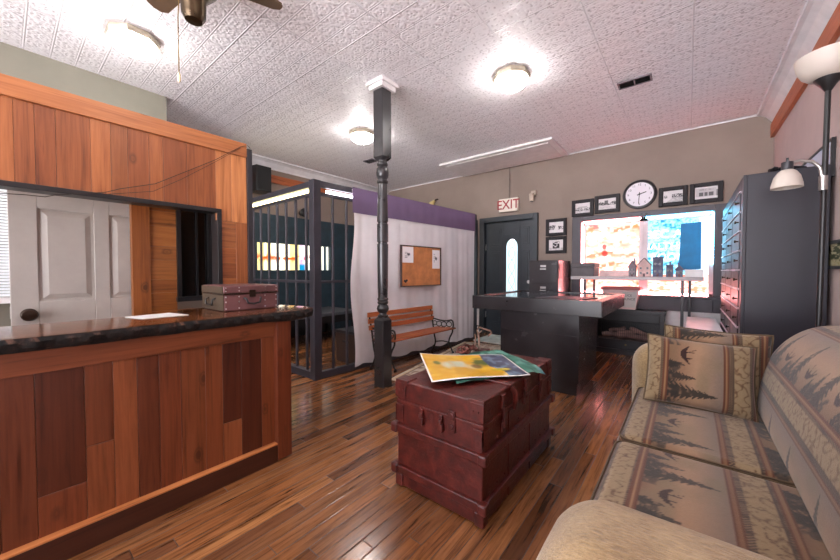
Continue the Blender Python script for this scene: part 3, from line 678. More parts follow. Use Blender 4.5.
gb.rotation_euler=(0,0,-.056)
# floor rug
def rug(u,v):
    c = np.ones(u.shape+(3,))*L((190,180,162)); n=vn(u,v,26,40,31); n2=vn(u,v,60,80,32)
    c = lerp(c,L((128,104,92)),np.clip((n-.5)*4,0,1)*.8); c = lerp(c,L((206,198,182)),np.clip((n2-.55)*4,0,1)*.7)
    b=np.minimum(np.minimum(u,1-u)*.95,np.minimum(v,1-v)*1.9); c = lerp(c,L((110,84,76)),((b>.05)&(b<.08))*.8); c=lerp(c,L((196,176,140)),((b>.03)&(b<.05))*.8); return c
v,u=np.meshgrid(np.linspace(0,1,150),np.linspace(0,1,80),indexing='ij')
q=[np.array(k_) for k_ in ((-2.47,2.56),(-1.62,2.70),(-1.93,4.85),(-2.85,4.72))]
XY=((1-u)*(1-v))[...,None]*q[0]+(u*(1-v))[...,None]*q[1]+(u*v)[...,None]*q[2]+((1-u)*v)[...,None]*q[3]
V=np.concatenate([XY,np.full(u.shape+(1,),.008)],-1)
V2=V.copy(); V2[...,2]=.0005
tag(grid_mesh('floor_rug',V,rug(u,v),paint_mat('rug pile',.95,.5,300),None,smooth=False,close=[(np.stack([V[0],V2[0]]),np.stack([rug(u,v)[0]]*2)),(np.stack([V[:,0],V2[:,0]]),np.stack([rug(u,v)[:,0]]*2)),(np.stack([V[:,-1],V2[:,-1]]),np.stack([rug(u,v)[:,-1]]*2))]),'faded beige patterned rug on the floor between the bench and the island','rug')
tag(MB().box(-2.80,-2.02,4.92,5.58,.0005,.01).build('door_mat',plain('pale mat',(196,206,200),.8,bump=.5,bscale=200),bevel=.003),'pale mat on the floor in front of the exit door','mat')
# ------------------------------------------------------------------ steamer trunk
tk = thing('steamer_trunk','maroon painted steamer trunk with wooden slats used as a coffee table','trunk',(-.965,1.81,0))
X0,X1,Y0,Y1 = -1.212,-.70,1.322,2.245
MB().box(X0,X1,Y0,Y1,.012,.468).build('trunk_body', M_trunk, tk, bevel=.006)
MB().box(X0,X1,Y0,Y1,.470,.578).build('trunk_lid', M_trunk, tk, bevel=.008)
MB().box(X0-.004,X1+.004,Y0-.004,Y1+.004,.456,.474).build('lid_rim', M_trunk, tk, bevel=.003)
for z in (.105,.325):
    for (a,b) in (((X0-.016,Y0-.006,z),(X1+.016,Y0-.006,z)),((X0-.016,Y1+.006,z),(X1+.016,Y1+.006,z)),((X0-.006,Y0-.016,z),(X0-.006,Y1+.016,z)),((X1+.006,Y0-.016,z),(X1+.006,Y1+.016,z))):
        MB().bar(a,b,.026,.042).build('wooden_slat', M_trunk, tk, bevel=.005)
    for x in (X0-.006,X1+.006):
        for y in (Y0-.006,Y1+.006): MB().box(x-.022,x+.022,y-.022,y+.022,z-.025,z+.025).build('slat_clamp', M_trunk, tk, bevel=.008)
for y in (Y0+.30,Y1-.30): MB().box(X0-.01,X1+.01,y-.022,y+.022,.576,.588).build('lid_slat', M_trunk, tk, bevel=.005)
for x in (X0,X1):
    sx = 1 if x==X1 else -1
    for y in (Y0,Y1):
        sy = 1 if y==Y1 else -1
        p=MB(); p.box(x-sx*.075,x+sx*.007,y-sy*.075,y+sy*.007,.555,.584); p.box(x-sx*.06,x+sx*.009,y+sy*.003,y+sy*.009,.49,.57); p.box(x+sx*.003,x+sx*.009,y-sy*.06,y+sy*.009,.49,.57)
        q_=p.build('corner_cap', M_trunk, tk, bevel=.003)
        for a_ in (.02,.045):
            MB().lathe([(.006,0),(.003,.004)],M=Matrix.Translation((x-sx*a_,y+sy*.008,.53))@Matrix.Rotation(-sy*PI/2,4,'X'),n=8).build('rivet', M_trunk, q_); MB().lathe([(.006,0),(.003,.004)],M=Matrix.Translation((x+sx*.008,y-sy*a_,.53))@Matrix.Rotation(sx*PI/2,4,'Y'),n=8).build('rivet', M_trunk, q_)
        MB().box(x-sx*.045,x+sx*.008,y-sy*.002,y+sy*.008,.36,.45).box(x-sx*.002,x+sx*.008,y-sy*.045,y+sy*.008,.36,.45).build('corner_plate', M_trunk, tk, bevel=.002)
        MB().box(x-sx*.04,x+sx*.009,y-sy*.04,y+sy*.009,.01,.075).build('foot_cap', M_trunk, tk, bevel=.006)
for xx in (X0+.17,X0+.29):   # handle stubs on the short end
    MB().box(xx-.016,xx+.016,Y0-.022,Y0,.385,.425).cyl((xx,Y0-.012,.418),(xx,Y0-.012,.445),.012).box(xx-.01,xx+.01,Y0-.014,Y0,.43,.465).build('handle_stub', M_trunk, tk, bevel=.004)
MB().box(X0+.33,X0+.37,Y0-.01,Y0,.40,.50).cyl((X0+.35,Y0-.016,.475),(X0+.35,Y0,.475),.018).cyl((X0+.35,Y0-.016,.425),(X0+.35,Y0,.425),.014).build('end_hasp', M_trunk, tk, bevel=.003)
for yy in (Y0+.20,Y1-.20):   # draw-bolts on the long side
    MB().box(X1,X1+.012,yy-.02,yy+.02,.49,.56).box(X1+.004,X1+.02,yy-.014,yy+.014,.40,.50).box(X1,X1+.012,yy-.022,yy+.022,.375,.43).build('draw_bolt', M_trunk, tk, bevel=.004)
p=MB(); p.box(X1,X1+.014,1.775,1.825,.43,.52); p.cyl((X1,1.80,.475),(X1+.022,1.80,.475),.016); p.box(X1+.002,X1+.02,1.785,1.815,.50,.565); p.build('centre_hasp', M_trunk, tk, bevel=.004)
MB().tube([(X1+.004,1.62,.568),(X1+.02,1.625,.545),(X1+.022,1.63,.50),(X1+.016,1.632,.455)],[.014,.016,.015,.01],8).build('leather_strap', M_trunk, tk, smooth=True)
p=MB()
for y in np.arange(Y0+.06,Y1,.085):
    for z in (.15,.285,.37): MB().lathe([(.006,0),(.004,.004),(.001,.005)],M=Matrix.Translation((X1-.0005,y,z))@Matrix.Rotation(PI/2,4,'Y'),n=8).build('stud', M_trunk, tk, smooth=True)
for y in (Y0+.29,Y0+.58): MB().box(X1,X1+.004,y-.02,y+.02,.02,.45).build('side_strap', M_trunk, tk)
# green cloth under the poster
v,u=np.meshgrid(np.linspace(0,1,70),np.linspace(0,1,80),indexing='ij')
q=[np.array(a) for a in ((-.90,1.42),(-.63,1.95),(-1.07,2.235),(-1.27,1.80))]
XY=((1-u)*(1-v))[...,None]*q[0]+(u*(1-v))[...,None]*q[1]+(u*v)[...,None]*q[2]+((1-u)*v)[...,None]*q[3]
wr=vn(u,v,7,9,41)*.010+vn(u,v,18,22,42)*.005
Z=.590+wr*.8
ov=np.clip(XY[...,0]-(-.70),0,1); Z=Z-ov*ov*5.0-ov*.1
Vc=np.concatenate([XY,Z[...,None]],-1)
n1=vn(u,v,9,9,43); Cc=np.ones(u.shape+(3,))*L((62,112,96)); Cc=lerp(Cc,L((98,150,136)),np.clip((n1-.4)*3,0,1)*.7); Cc=lerp(Cc,L((40,74,64)),np.clip((vn(u,v,22,8,44)-.6)*5,0,1)*.7); Cc=lerp(Cc,L((50,90,140)),np.clip((u-.9)*8,0,1)*np.clip((.2-v)*6,0,1)*.5)
tag(grid_mesh('green_cloth',Vc,Cc,paint_mat('green cloth weave',.8,.3,300)),'crumpled green cloth spread under the poster on the trunk','cloth')
# poster in plastic sleeve
def poster(u,v):
    c=np.ones(u.shape+(3,))*L((214,162,26)); n=vn(u,v,12,12,51)
    c=lerp(c,L((228,186,66)),np.clip((n-.4)*2,0,1)*.7)
    c=lerp(c,L((196,202,176)),np.clip(1.5-1.5*(((u-.40)/.25)**2+((v-.52)/.24)**2),0,1)*np.clip(vn(u,v,10,8,52)*2-.1,0,1))
    c=lerp(c,L((120,88,44)),np.clip(1.5-1.5*(((u-.56)/.07)**2+((v-.47)/.12)**2),0,1))
    c=lerp(c,L((92,104,40)),np.clip(1.5-1.5*(((u-.66)/.13)**2+((v-.66)/.22)**2),0,1)*np.clip(vn(u,v,16,14,53)*2-.2,0,1))
    blue=((u>.70)&(u-.04*np.sin(v*8)>.74-.1*(v-.3)))*1.
    c=lerp(c,L((40,62,98)),blue*.95); c=lerp(c,L((110,130,150)),blue*np.clip((vn(u,v,24,14,54)-.55)*5,0,1)*.8)
    c=lerp(c,L((196,180,40)),np.clip(1.5-1.5*(((u-.78)/.12)**2+((v-.30)/.07)**2),0,1)*.9)
    c=lerp(c,L((84,108,48)),np.clip(1.5-1.5*(((u-.15)/.05)**2+((v-.62)/.10)**2),0,1)*.9)
    e=np.minimum(np.minimum(u,1-u),np.minimum(v,1-v)*.85); return lerp(c,L((232,228,222)),(e<.016)*1.)
v,u=np.meshgrid(np.linspace(0,1,70),np.linspace(0,1,90),indexing='ij')
q=[np.array(a) for a in ((-.992,1.333),(-.656,1.775),(-.944,2.044),(-1.38,1.722))]
XY=((1-u)*(1-v))[...,None]*q[0]+(u*(1-v))[...,None]*q[1]+(u*v)[...,None]*q[2]+((1-u)*v)[...,None]*q[3]
Z=.607+.006*np.sin(u*5+v*3)+.012*np.clip((v-.7)*3,0,1)*(1-u)+.004*np.clip(.3-v,0,1)
top=np.concatenate([XY,Z[...,None]],-1); bot=top.copy(); bot[...,2]-=.004; Cp=poster(u,v); Wh=np.ones_like(Cp)*L((226,222,216))
ed=[(bot,Wh)]+[(np.stack([top[0],bot[0]]),np.stack([Wh[0]]*2)),(np.stack([top[-1],bot[-1]]),np.stack([Wh[0]]*2)),(np.stack([top[:,0],bot[:,0]]),np.stack([Wh[:,0]]*2)),(np.stack([top[:,-1],bot[:,-1]]),np.stack([Wh[:,0]]*2))]
tag(grid_mesh('sleeved_poster',top,Cp,M_gloss,None,close=ed),'yellow and blue poster in a clear sleeve lying on the trunk','poster')
# rusty shackles on the green cloth
sh = thing('leg_shackles','rusty iron shackles with an upright hook on the green cloth','shackles',(-1.09,1.86,.603))
M_rust = plain('rusted iron',(88,50,42),.55,.5,bump=.6,bscale=120,var=.35)
p=MB()
for (c,r,tilt,az) in (((-1.105,1.79,.63),.03,.5,0.3),((-1.10,1.84,.626),.028,1.2,.9),((-1.085,1.90,.626),.03,.3,1.9)):
    M=Matrix.Translation(c)@Matrix.Rotation(az,4,'Z')@Matrix.Rotation(tilt,4,'X')
    p.tube([M@Vector((r*math.cos(a),r*math.sin(a),0)) for a in np.linspace(0,2*PI,17)[:-1]],.009,8,True)
    p.cyl(M@Vector((r+.004,0,-.014)),M@Vector((r+.004,0,.014)),.013)
p.build('cuff', M_rust, sh, smooth=True)
p=MB()
for k in range(9):
    c=Vector((-1.125+.012*math.sin(k*2.1),1.76+k*.024,.616)); M=Matrix.Translation(c)@Matrix.Rotation(k*1.4,4,'Z')@Matrix.Rotation((k%2)*1.2+.2,4,'X')
    p.tube([M@Vector((.013*math.cos(a),.008*math.sin(a),0)) for a in np.linspace(0,2*PI,11)[:-1]],.0035,6,True)
p.build('chain', M_rust, sh, smooth=True)
p=MB(); p.tube([(-1.065,1.955,.605),(-1.068,1.955,.69),(-1.078,1.945,.745),(-1.07,1.955,.765),(-1.045,1.985,.75),(-1.015,2.02,.735),(-1.01,2.03,.72),(-1.028,2.01,.695)],[.008,.007,.006,.007,.006,.007,.006,.004],8); p.tube([(-1.09,1.93,.605),(-1.085,1.935,.69),(-1.088,1.93,.715)],.006,8); p.tube([(-1.07,1.955,.72),(-1.055,1.97,.738)],.004,6)
p.build('hook', plain('worn iron',(128,104,92),.45,.6,var=.3), sh, smooth=True)
sh.location = sh.location+Vector((-.07,.13,.004))
# ------------------------------------------------------------------ island table
it = thing('island_table','charcoal pedestal island table with a recessed glass top','island',(-1.2,3.85,0))
a,b,c,e = -1.83,-.57,3.20,4.50
MB().box(a,b,c,c+.07,.76,.90).box(a,b,e-.07,e,.76,.90).box(a,a+.07,c+.07,e-.07,.76,.90).box(b-.07,b,c+.07,e-.07,.76,.90).box(a+.07,b-.07,c+.07,e-.07,.76,.868).build('table_top', M_desk, it, bevel=.004)
MB().box(a+.072,b-.072,c+.072,e-.072,.869,.889).build('glass_inset', plain('dark glass',(46,56,64),.08), it)
MB().box(-1.53,-.765,3.27,4.03,.13,.76).box(-1.522,-.773,3.266,3.272,.56,.563).build('pedestal', M_desk, it, bevel=.003)
MB().box(-1.50,-.79,3.31,4.0,.0,.13).build('plinth', M_desk, it, bevel=.003)
o=MB().prism([(-1.22,3.42,.8895),(-.80,3.36,.8895),(-.70,3.72,.8895),(-1.05,3.80,.8895)],(0,0,.006)).build('dark_folder', plain('dark folder card',(70,60,66),.45)); tag(o,'thin dark folder lying on the island top','folder')
# ------------------------------------------------------------------ back wall furniture
fc = thing('filing_cabinet','dark grey four-drawer filing cabinet beside the exit door','cabinet',(-1.66,5.3,0))
MB().box(-1.875,-1.45,4.985,5.58,0.02,1.32).build('cabinet_body', M_cab, fc, bevel=.004)
MB().box(-1.86,-1.465,5.0,5.56,0,.02).build('plinth', M_blk, fc)
for k in range(4):
    z=.05+k*.315; dr_=MB().box(-1.862,-1.463,4.968,4.984,z,z+.30).build('drawer', M_cab, fc, bevel=.003)
    MB().box(-1.70,-1.62,4.945,4.955,z+.19,z+.205).box(-1.70,-1.69,4.95,4.97,z+.188,z+.207).box(-1.63,-1.62,4.95,4.97,z+.188,z+.207).build('handle', M_steel, dr_)
    MB().box(-1.70,-1.62,4.962,4.969,z+.225,z+.255).build('label_holder', M_steel, dr_)
tb = thing('bar_table','tall narrow grey table on thin legs in front of the window','table',(-.58,5.3,0))
MB().box(-1.31,.145,5.08,5.555,1.045,1.09).build('table_top', plain('table laminate',(170,160,162),.35,var=.06), tb, bevel=.004)
for x,y in ((-1.13,5.13),(-1.09,5.52),(-.05,5.13),(0.02,5.52)): MB().box(x-.015,x+.015,y-.015,y+.015,0,1.045).build('leg', plain('table leg paint',(36,32,36),.35), tb, bevel=.002)
# things on the bar table
pb = thing('printer_box','dark grey lidded box at the left end of the bar table','box',(-1.17,5.3,1.09))
MB().box(-1.325,-1.02,5.15,5.48,1.091,1.215).build('box_body', plain('box dark grey',(74,66,70),.5), pb, bevel=.005); MB().box(-1.33,-1.015,5.145,5.485,1.217,1.275).build('box_lid', plain('box dark grey',(74,66,70),.5), pb, bevel=.006)
o=MB().box(-.99,-.63,5.36,5.44,1.091,1.17).build('long_box', plain('pale pink card',(222,190,186),.5)); tag(o,'long low pale box behind the little houses','box')
wbx=thing('white_box','low white box under the blue sheet on the bar table','box',(.06,5.3,1.09))
MB().box(-.03,.14,5.2,5.4,1.091,1.16).build('box_body', M_white, wbx, bevel=.003); MB().box(-.034,.144,5.196,5.404,1.155,1.18).build('box_lid', M_white, wbx, bevel=.003)
M_hs=plain('house stone',(120,104,112),.6,var=.15); M_hp=plain('house plaster',(206,170,166),.6); M_hd=plain('house slate',(84,86,112),.6,var=.12); M_hr=plain('house roof',(92,66,72),.55)
def house(x0,x1,h,rf,label,body,roof,chim,yb=5.17):
    y0,y1=yb,yb+.12; xc=(x0+x1)/2; hb=h-rf
    r=thing('miniature_house',label,'miniature house',(xc,yb+.06,1.0905),group='miniature houses on the bar table'); z0=1.0905
    p=MB().box(x0,x1,y0,y1,z0,z0+hb)
    if rf>.02: p.prism([(x0,y0,z0+hb),(x1,y0,z0+hb),(xc,y0,z0+h-.006)],(0,y1-y0,0))
    p.build('walls',body,r)
    p=MB()
    if rf>.02:
        for s,xa in ((-1,x0),(1,x1)): p.bar((xa+s*.008,(y0+y1)/2,z0+hb-.008),(xc,(y0+y1)/2,z0+h),.135,.008,.5,up=(-s*rf,0,(x1-x0)/2))
    else: p.box(x0-.004,x1+.004,y0-.004,y1+.004,z0+hb,z0+h)
    p.build('roof',roof,r)
    p=MB(); nw=2 if x1-x0>.07 else 2
    for k in range(nw):
        xx=x0+(x1-x0)*(k+.5)/nw
        for zz in ([.55] if h<.17 else [.28,.68]): p.box(xx-.011,xx+.011,y0-.003,y0+.002,z0+hb*zz-.012,z0+hb*zz+.016)
    p.build('windows',plain('tiny window panes',(52,44,54),.3),r)
    MB().box(xc-.012,xc+.012,y0-.004,y0+.002,z0,z0+.04).build('door',M_hr,r)
    if chim: MB().box(xc+chim,xc+chim+.016,y0+.05,y0+.068,z0+hb,z0+h+.035).build('chimney',M_hd,r)
house(-.612,-.536,.205,.075,'small stone miniature house with a pointed roof, leftmost of the row',M_hs,M_hr,.012)
house(-.512,-.374,.24,.085,'pale gabled miniature house with red door, widest of the row',M_hp,M_hr,0)
house(-.352,-.25,.25,.015,'tallest flat-topped dark miniature house in the row',M_hd,M_hd,.0)
house(-.215,-.145,.15,.012,'low dark blue miniature house right of the tallest one',M_hd,M_hd,-.006)
house(-.12,-.05,.14,.045,'small low miniature house at the right end of the row',M_hd,M_hs,-.016)
# electric fireplace and bin
ef = thing('electric_fireplace','black electric fireplace with a log insert under the window','fireplace',(-.64,5.49,0))
p=MB().box(-1.06,-.22,5.37,5.60,.575,.63).box(-1.05,-1.0,5.385,5.60,.07,.575).box(-.28,-.23,5.385,5.60,.07,.575).box(-1.0,-.28,5.385,5.60,.07,.20).box(-1.0,-.28,5.57,5.60,.2,.575).box(-1.0,-.28,5.39,5.57,.47,.575).box(-1.07,-.21,5.36,5.605,0,.07)
p.build('surround', plain('fireplace black',(26,22,26),.35), ef, bevel=.004)
p=MB()
for k in range(30): p.box(-.985+k*.0235,-.982+k*.0235,5.395,5.40,.25,.47)
p.box(-1.0,-.28,5.39,5.405,.455,.472).build('fire_screen', M_iron, ef)
M_log=plain('charred log',(120,96,92),.8,bump=.6,bscale=60,var=.4)
for (x0,z0,x1,z1,y,r) in ((-.96,.25,-.60,.27,5.45,.035),(-.66,.25,-.34,.255,5.45,.033),(-.88,.30,-.68,.36,5.49,.027),(-.62,.36,-.42,.29,5.49,.028),(-.78,.29,-.52,.33,5.47,.026)):
    MB().tube([(x0+(x1-x0)*t,y+.01*math.sin(t*9+x0*7),z0+(z1-z0)*t+.008*math.sin(t*7)) for t in np.linspace(0,1,8)],[r*.8,r,r*.95,r,r*1.05,r,r*.95,r*.7],10).build('log', M_log, ef, smooth=True)
MB().box(-1.0,-.28,5.40,5.56,.2,.22).build('ember_bed', plain('ash bed',(70,56,54),.9,bump=1,bscale=80,var=.4), ef)
MB().cyl((-.66,5.385,.14),(-.66,5.375,.14),.012).build('control_knob', M_brass, ef)
bn = thing('storage_bin','pale lidded storage bin with printed label on the fireplace','bin',(-.74,5.48,.63))
p=MB(); r0=[(-.93,5.40),(-.55,5.40),(-.55,5.57),(-.93,5.57)]; r1=[(-.96,5.385),(-.515,5.385),(-.515,5.585),(-.96,5.585)]
va=[p.bm.verts.new((x,y,.631)) for x,y in r0]; vb=[p.bm.verts.new((x,y,.90)) for x,y in r1]
for k in range(4): p.face([va[k],va[(k+1)%4],vb[(k+1)%4],vb[k]],.5)
p.face(va[::-1],.5); p.face(vb,.5)
M_bin=plain('milky plastic',(226,200,198),.35,var=.04); p.build('bin_body',M_bin,bn,bevel=.01)
MB().box(-.975,-.50,5.37,5.60,.90,.935).box(-.955,-.52,5.385,5.585,.935,.945).build('lid',plain('red plastic lid',(168,74,72),.4),bn,bevel=.008)
lb=MB().prism([(-.70,5.3905,.66),(-.555,5.3905,.66),(-.545,5.378,.875),(-.71,5.378,.875)],(0,.006,0)).build('paper_label',M_paper,bn)
Ml=Matrix.Rotation(PI/2-.06,4,'X')
MB().text('ALICE',.044,Matrix.Translation((-.65,5.377,.825))@Ml,.0012).text('BOUNCE',.044,Matrix.Translation((-.645,5.380,.775))@Ml,.0012).build('label_lettering',M_blk,lb)
wv = thing('wall_vent_cover','pale vent plate low on the wall left of the exit door','vent',(-3.11,5.63,.15))
MB().box(-3.19,-3.065,5.625,5.638,.14,.45).build('plate',M_white,wv)
# exit sign, camera, spot
ex = thing('exit_sign','white exit sign with red letters above the dark door','sign',(-2.49,5.6,2.21))
MB().box(-2.665,-2.315,5.585,5.655,2.21,2.44).build('sign_box',plain('sign housing',(226,216,204),.45,var=.03),ex,bevel=.008)
MB().text('EXIT',.205,Matrix.Translation((-2.49,5.584,2.325))@RX@Matrix.Diagonal((1.0,1.1,1,1)),.002,bold=.002).build('sign_lettering',plain('red sign letters',(150,36,42),.5),ex)
MB().cyl((-2.48,5.62,2.44),(-2.48,5.62,CH-.04),.009,n=10).build('conduit',plain('brown conduit',(110,96,88),.5),ex,smooth=True)
sc2=thing('wall_camera','small beige wall sensor beside the exit sign','sensor',(-2.06,5.6,2.34))
MB().box(-2.09,-2.01,5.60,5.655,2.43,2.51).build('mount',plain('beige plastic',(176,160,146),.5),sc2,bevel=.006); MB().obox(Matrix.Translation((-2.065,5.575,2.40))@Matrix.Rotation(.25,4,'X'),.07,.06,.13).build('sensor_head',plain('beige plastic',(176,160,146),.5),sc2,bevel=.012); MB().box(-2.085,-2.05,5.56,5.60,2.325,2.34).build('lens',M_blk,sc2)
sl_=thing('wall_spotlight','small yellowish spotlight on a bracket above the curtain','spotlight',(-4.1,5.6,2.54))
MB().tube([(-4.05,5.655,2.64),(-4.06,5.6,2.63),(-4.09,5.58,2.60)],.012,8).build('bracket',M_bronze,sl_,smooth=True); MB().lathe([(.02,0),(.03,.03),(.05,.09),(.052,.11),(.0,.112)],M=Matrix.Translation((-4.08,5.58,2.61))@Matrix.Rotation(-2.2,4,'Y'),n=18).build('lamp_head',plain('amber shade',(196,176,112),.4),sl_,smooth=True)
# clock
ck = thing('wall_clock','round black-rimmed wall clock above the window','clock',(-.553,5.64,2.05)); cx,cz=-.553,2.243
MY=Matrix.Translation((cx,5.658,cz))@RX
MB().lathe([(.165,0),(.20,0),(.205,.015),(.195,.035),(.172,.04),(.165,.018)],M=MY,n=56,caps=False).build('clock_rim',plain('clock rim',(28,24,28),.3),ck,smooth=True)
fc_=MB().lathe([(.0,.0),(.17,0),(.17,.02),(.0,.0201)],M=MY,n=48).build('clock_face',plain('clock face',(226,220,228),.5,var=.01),ck)
p=MB()
for h in range(1,13):
    a=h*PI/6; p.text(str(h),.042,Matrix.Translation((cx+.135*math.sin(a),5.636,cz+.135*math.cos(a)))@RX,.0008)
p.build('numerals',M_blk,fc_)
for nm,a,l,w_ in (('hour_hand',math.radians(72),.085,.012),('minute_hand',math.radians(184),.13,.009)):
    d_=Vector((math.sin(a),0,math.cos(a))); P0=Vector((cx,5.632,cz)); MB().bar(P0-d_*.03,P0+d_*l,w_,.003,.5,up=(0,1,0)).build(nm,M_blk,ck)
MB().cyl((cx,5.634,cz),(cx,5.626,cz),.012).build('hand_boss',M_blk,ck)
# framed photographs
def photo(kind):
    def fn(u,v):
        c=np.ones(u.shape+(3,))*L((222,216,218)); dk=L((46,42,46)); md=L((128,122,124)); n=vn(u,v,30,24,kind*3+60); n2=vn(u,v,14,12,kind*5+61)
        if kind==0: c=lerp(c,dk,((v>.22)&(v<.52))*np.clip((n-.4)*5,0,1)); c=lerp(c,md,((v>.5)&(v<.66)&(np.abs(u-.5)<.3))*.5); c=lerp(c,md,(v<.2)*n2*.5)
        if kind==1: c=lerp(c,dk,((v>.38)&(v<.62+.1*np.sin(u*9)))*np.clip((n-.28)*5,0,1)); c=lerp(c,dk,((np.abs(u-.45)<.1)&(v>.5)&(v<.82))*.85); c=lerp(c,md,(v<.3)*n2*.4)
        if kind==2: c=lerp(c,dk,((u>.45)&(v>.4)&(v<.72-.2*np.abs(u-.7)))*np.clip((n-.25)*5,0,1)); c=lerp(c,md,((v<.45)&(u-v>.1))*n2*.7); c=lerp(c,dk,((u<.25)&(v>.38)&(v<.62))*np.clip((n-.45)*5,0,1))
        if kind==3: c=lerp(c,md,((v>.2)&(v<.88)&(u>.06)&(u<.94))*.35); c=lerp(c,dk,((v>.24)&(v<.55)&(((u>.2)&(u<.38))|((u>.44)&(u<.56))|((u>.62)&(u<.82))))*.85); c=lerp(c,dk,((v>.72)&(v<.80)&(u>.2)&(u<.8))*.5*(n>.4)); c=lerp(c,dk,((u>.94)&(v>.2)&(v<.7))*.7)
        if kind==4: c=lerp(c,dk,((v>.28)&(v<.72-.25*np.abs(u-.3)))*np.clip((n-.35)*5,0,1)); c=lerp(c,L((226,222,222)),(np.abs(u-.5-.2*(v-.4))<.10)*1.)
        if kind==5: c=lerp(c,dk,((np.abs(u-.5)<.24)&(v>.18)&(v<.82))*np.clip((vn(u,v,9,12,70)-.3)*5,0,1)); c=lerp(c,md,((v<.25)*n2*.6))
        if kind==6:
            c=np.ones(u.shape+(3,))*L((176,168,140)); c=lerp(c,L((52,60,36)),np.clip((n2+n*.5-.62)*4,0,1)*((v>.2)*1.)); c=lerp(c,L((150,140,96)),(v<.3)*n)
        return c
    return fn
def frame(x0,x1,z0,z1,label,kind,fw=.05):
    r=thing('picture_frame',label,'picture',((x0+x1)/2,5.64,z0),group='framed photographs on the back wall')
    MB().box(x0,x0+fw,5.62,5.657,z0,z1).box(x1-fw,x1,5.62,5.657,z0,z1).box(x0+fw,x1-fw,5.62,5.657,z0,z0+fw).box(x0+fw,x1-fw,5.62,5.657,z1-fw,z1).build('frame',plain('picture frame black',(26,21,25),.5,spec=.25),r,bevel=.006)
    pane(x0+fw,x1-fw,z0+fw,z1-fw,5.644,photo(kind),44,60,'photograph',M_print,r)
frame(-1.445,-1.135,2.01,2.265,'black-framed village photograph at the left end above the window',0)
frame(-1.12,-.79,2.03,2.29,'black-framed photograph with a tower, just left of the clock',1)
frame(-.33,-.02,2.035,2.29,'black-framed street photograph just right of the clock',2)
frame(.0,.325,2.035,2.29,'black-framed storefront photograph at the right end above the window',3)
frame(-1.845,-1.52,1.735,2.01,'black-framed photograph beside the window, upper of the pair',4)
frame(-1.845,-1.52,1.45,1.722,'black-framed photograph above the filing cabinet, lower of the pair',5)
# ------------------------------------------------------------------ locker cabinet
lk_=thing('locker_cabinet','tall dark cabinet of small doors against the right wall','cabinet',(.52,4.4,0)); LX0,LX1,LY0,LY1=.312,.735,3.47,5.36
MB().box(LX0+.02,LX1,LY0,LY1,.04,1.875).build('carcass',M_lock,lk_,bevel=.004)
MB().box(LX0+.05,LX1,LY0+.03,LY1-.03,0,.04).build('plinth',M_blk,lk_)
ff=MB().box(LX0,LX0+.02,LY0,LY0+.11,.04,1.875).box(LX0,LX0+.02,LY1-.08,LY1,.04,1.875).box(LX0,LX0+.02,LY0+.11,LY1-.08,1.77,1.875).box(LX0,LX0+.02,LY0+.11,LY1-.08,.04,.42); ff.build('face_frame',M_lock,lk_,bevel=.002)
ya,yb=LY0+.11,LY1-.08; cw=(yb-ya)/3; rh=(1.77-.42)/9
for i in range(3):
    for j in range(9):
        y0=ya+i*cw+.014; y1=ya+(i+1)*cw-.014; z0=.42+j*rh+.009; z1=.42+(j+1)*rh-.009
        dd=MB().box(LX0-.006,LX0+.019,y0,y1,z0,z1).build('door',M_lock,lk_,bevel=.002)
        MB().lathe([(.005,0),(.005,.012),(.012,.018),(.011,.026),(.0,.028)],M=Matrix.Translation((LX0-.006,y0+.05,(z0+z1)/2))@Matrix.Rotation(-PI/2,4,'Y'),n=10).build('knob',M_bronze,dd,smooth=True)
p=MB()
for i in range(1,3): p.box(LX0-.002,LX0+.018,ya+i*cw-.006,ya+i*cw+.006,.42,1.77)
for j in range(10): p.box(LX0-.012,LX0+.018,ya,yb,.42+j*rh-.004,.42+j*rh+.004)
p.build('edge_highlights',plain('painted edge highlight',(206,196,206),.35),lk_)  # pale dividers stand in for highlights along the door edges
o=MB().tube([(.48+.02*math.cos(a),3.62+.11*math.sin(a),1.898+.008*math.sin(3*a)) for a in np.linspace(0,2*PI,20)[:-1]],.012,8,True).tube([(.45,3.52,1.892),(.55,3.55,1.905),(.64,3.60,1.897)],.014,8).build('coiled_strap',M_blk,smooth=True); tag(o,'black coiled strap lying on top of the tall cabinet','strap')
# low white cabinet in front of the lockers
wc=thing('low_white_cabinet','low white cabinet between the window and the tall cabinet','cabinet',(.12,5.1,0))
MB().box(.004,.262,4.30,5.40,.03,.56).build('cabinet_body',M_white,wc,bevel=.004); MB().box(-.008,.270,4.28,5.42,.56,.585).build('cabinet_top',M_white,wc,bevel=.004); MB().box(.02,.25,4.33,5.37,0,.03).build('plinth',M_blk,wc)
for y0 in (4.32,4.86): 
    dd=MB().box(-.012,-.0005,y0,y0+.52,.06,.54).build('door',M_white,wc,bevel=.003); MB().box(-.026,-.012,y0+.25,y0+.27,.42,.44).build('handle',M_steel,dd)
# right wall pictures
rp_=thing('landscape_picture','framed woodland picture low on the right wall','picture',(.75,3.35,1.18))
MB().box(.735,.758,3.02,3.05,1.175,1.36).box(.735,.758,3.58,3.61,1.175,1.36).box(.735,.758,3.05,3.58,1.175,1.195).box(.735,.758,3.05,3.58,1.34,1.36).build('frame',M_blk,rp_); pane(3.05,3.58,1.195,1.34,.748,photo(6),40,80,'print',M_print,rp_,'x')
r2=thing('small_framed_print','thin-framed pale print high on the right wall above the cabinet','picture',(.75,4.0,1.98))
MB().box(.738,.758,3.50,3.52,1.80,2.06).box(.738,.758,4.28,4.30,1.80,2.06).box(.738,.758,3.52,4.28,1.80,1.82).box(.738,.758,3.52,4.28,2.045,2.06).build('frame',M_blk,r2); MB().box(.746,.756,3.52,4.28,1.82,2.045).build('print',plain('pale blue print',(200,210,232),.3,var=.03),r2)
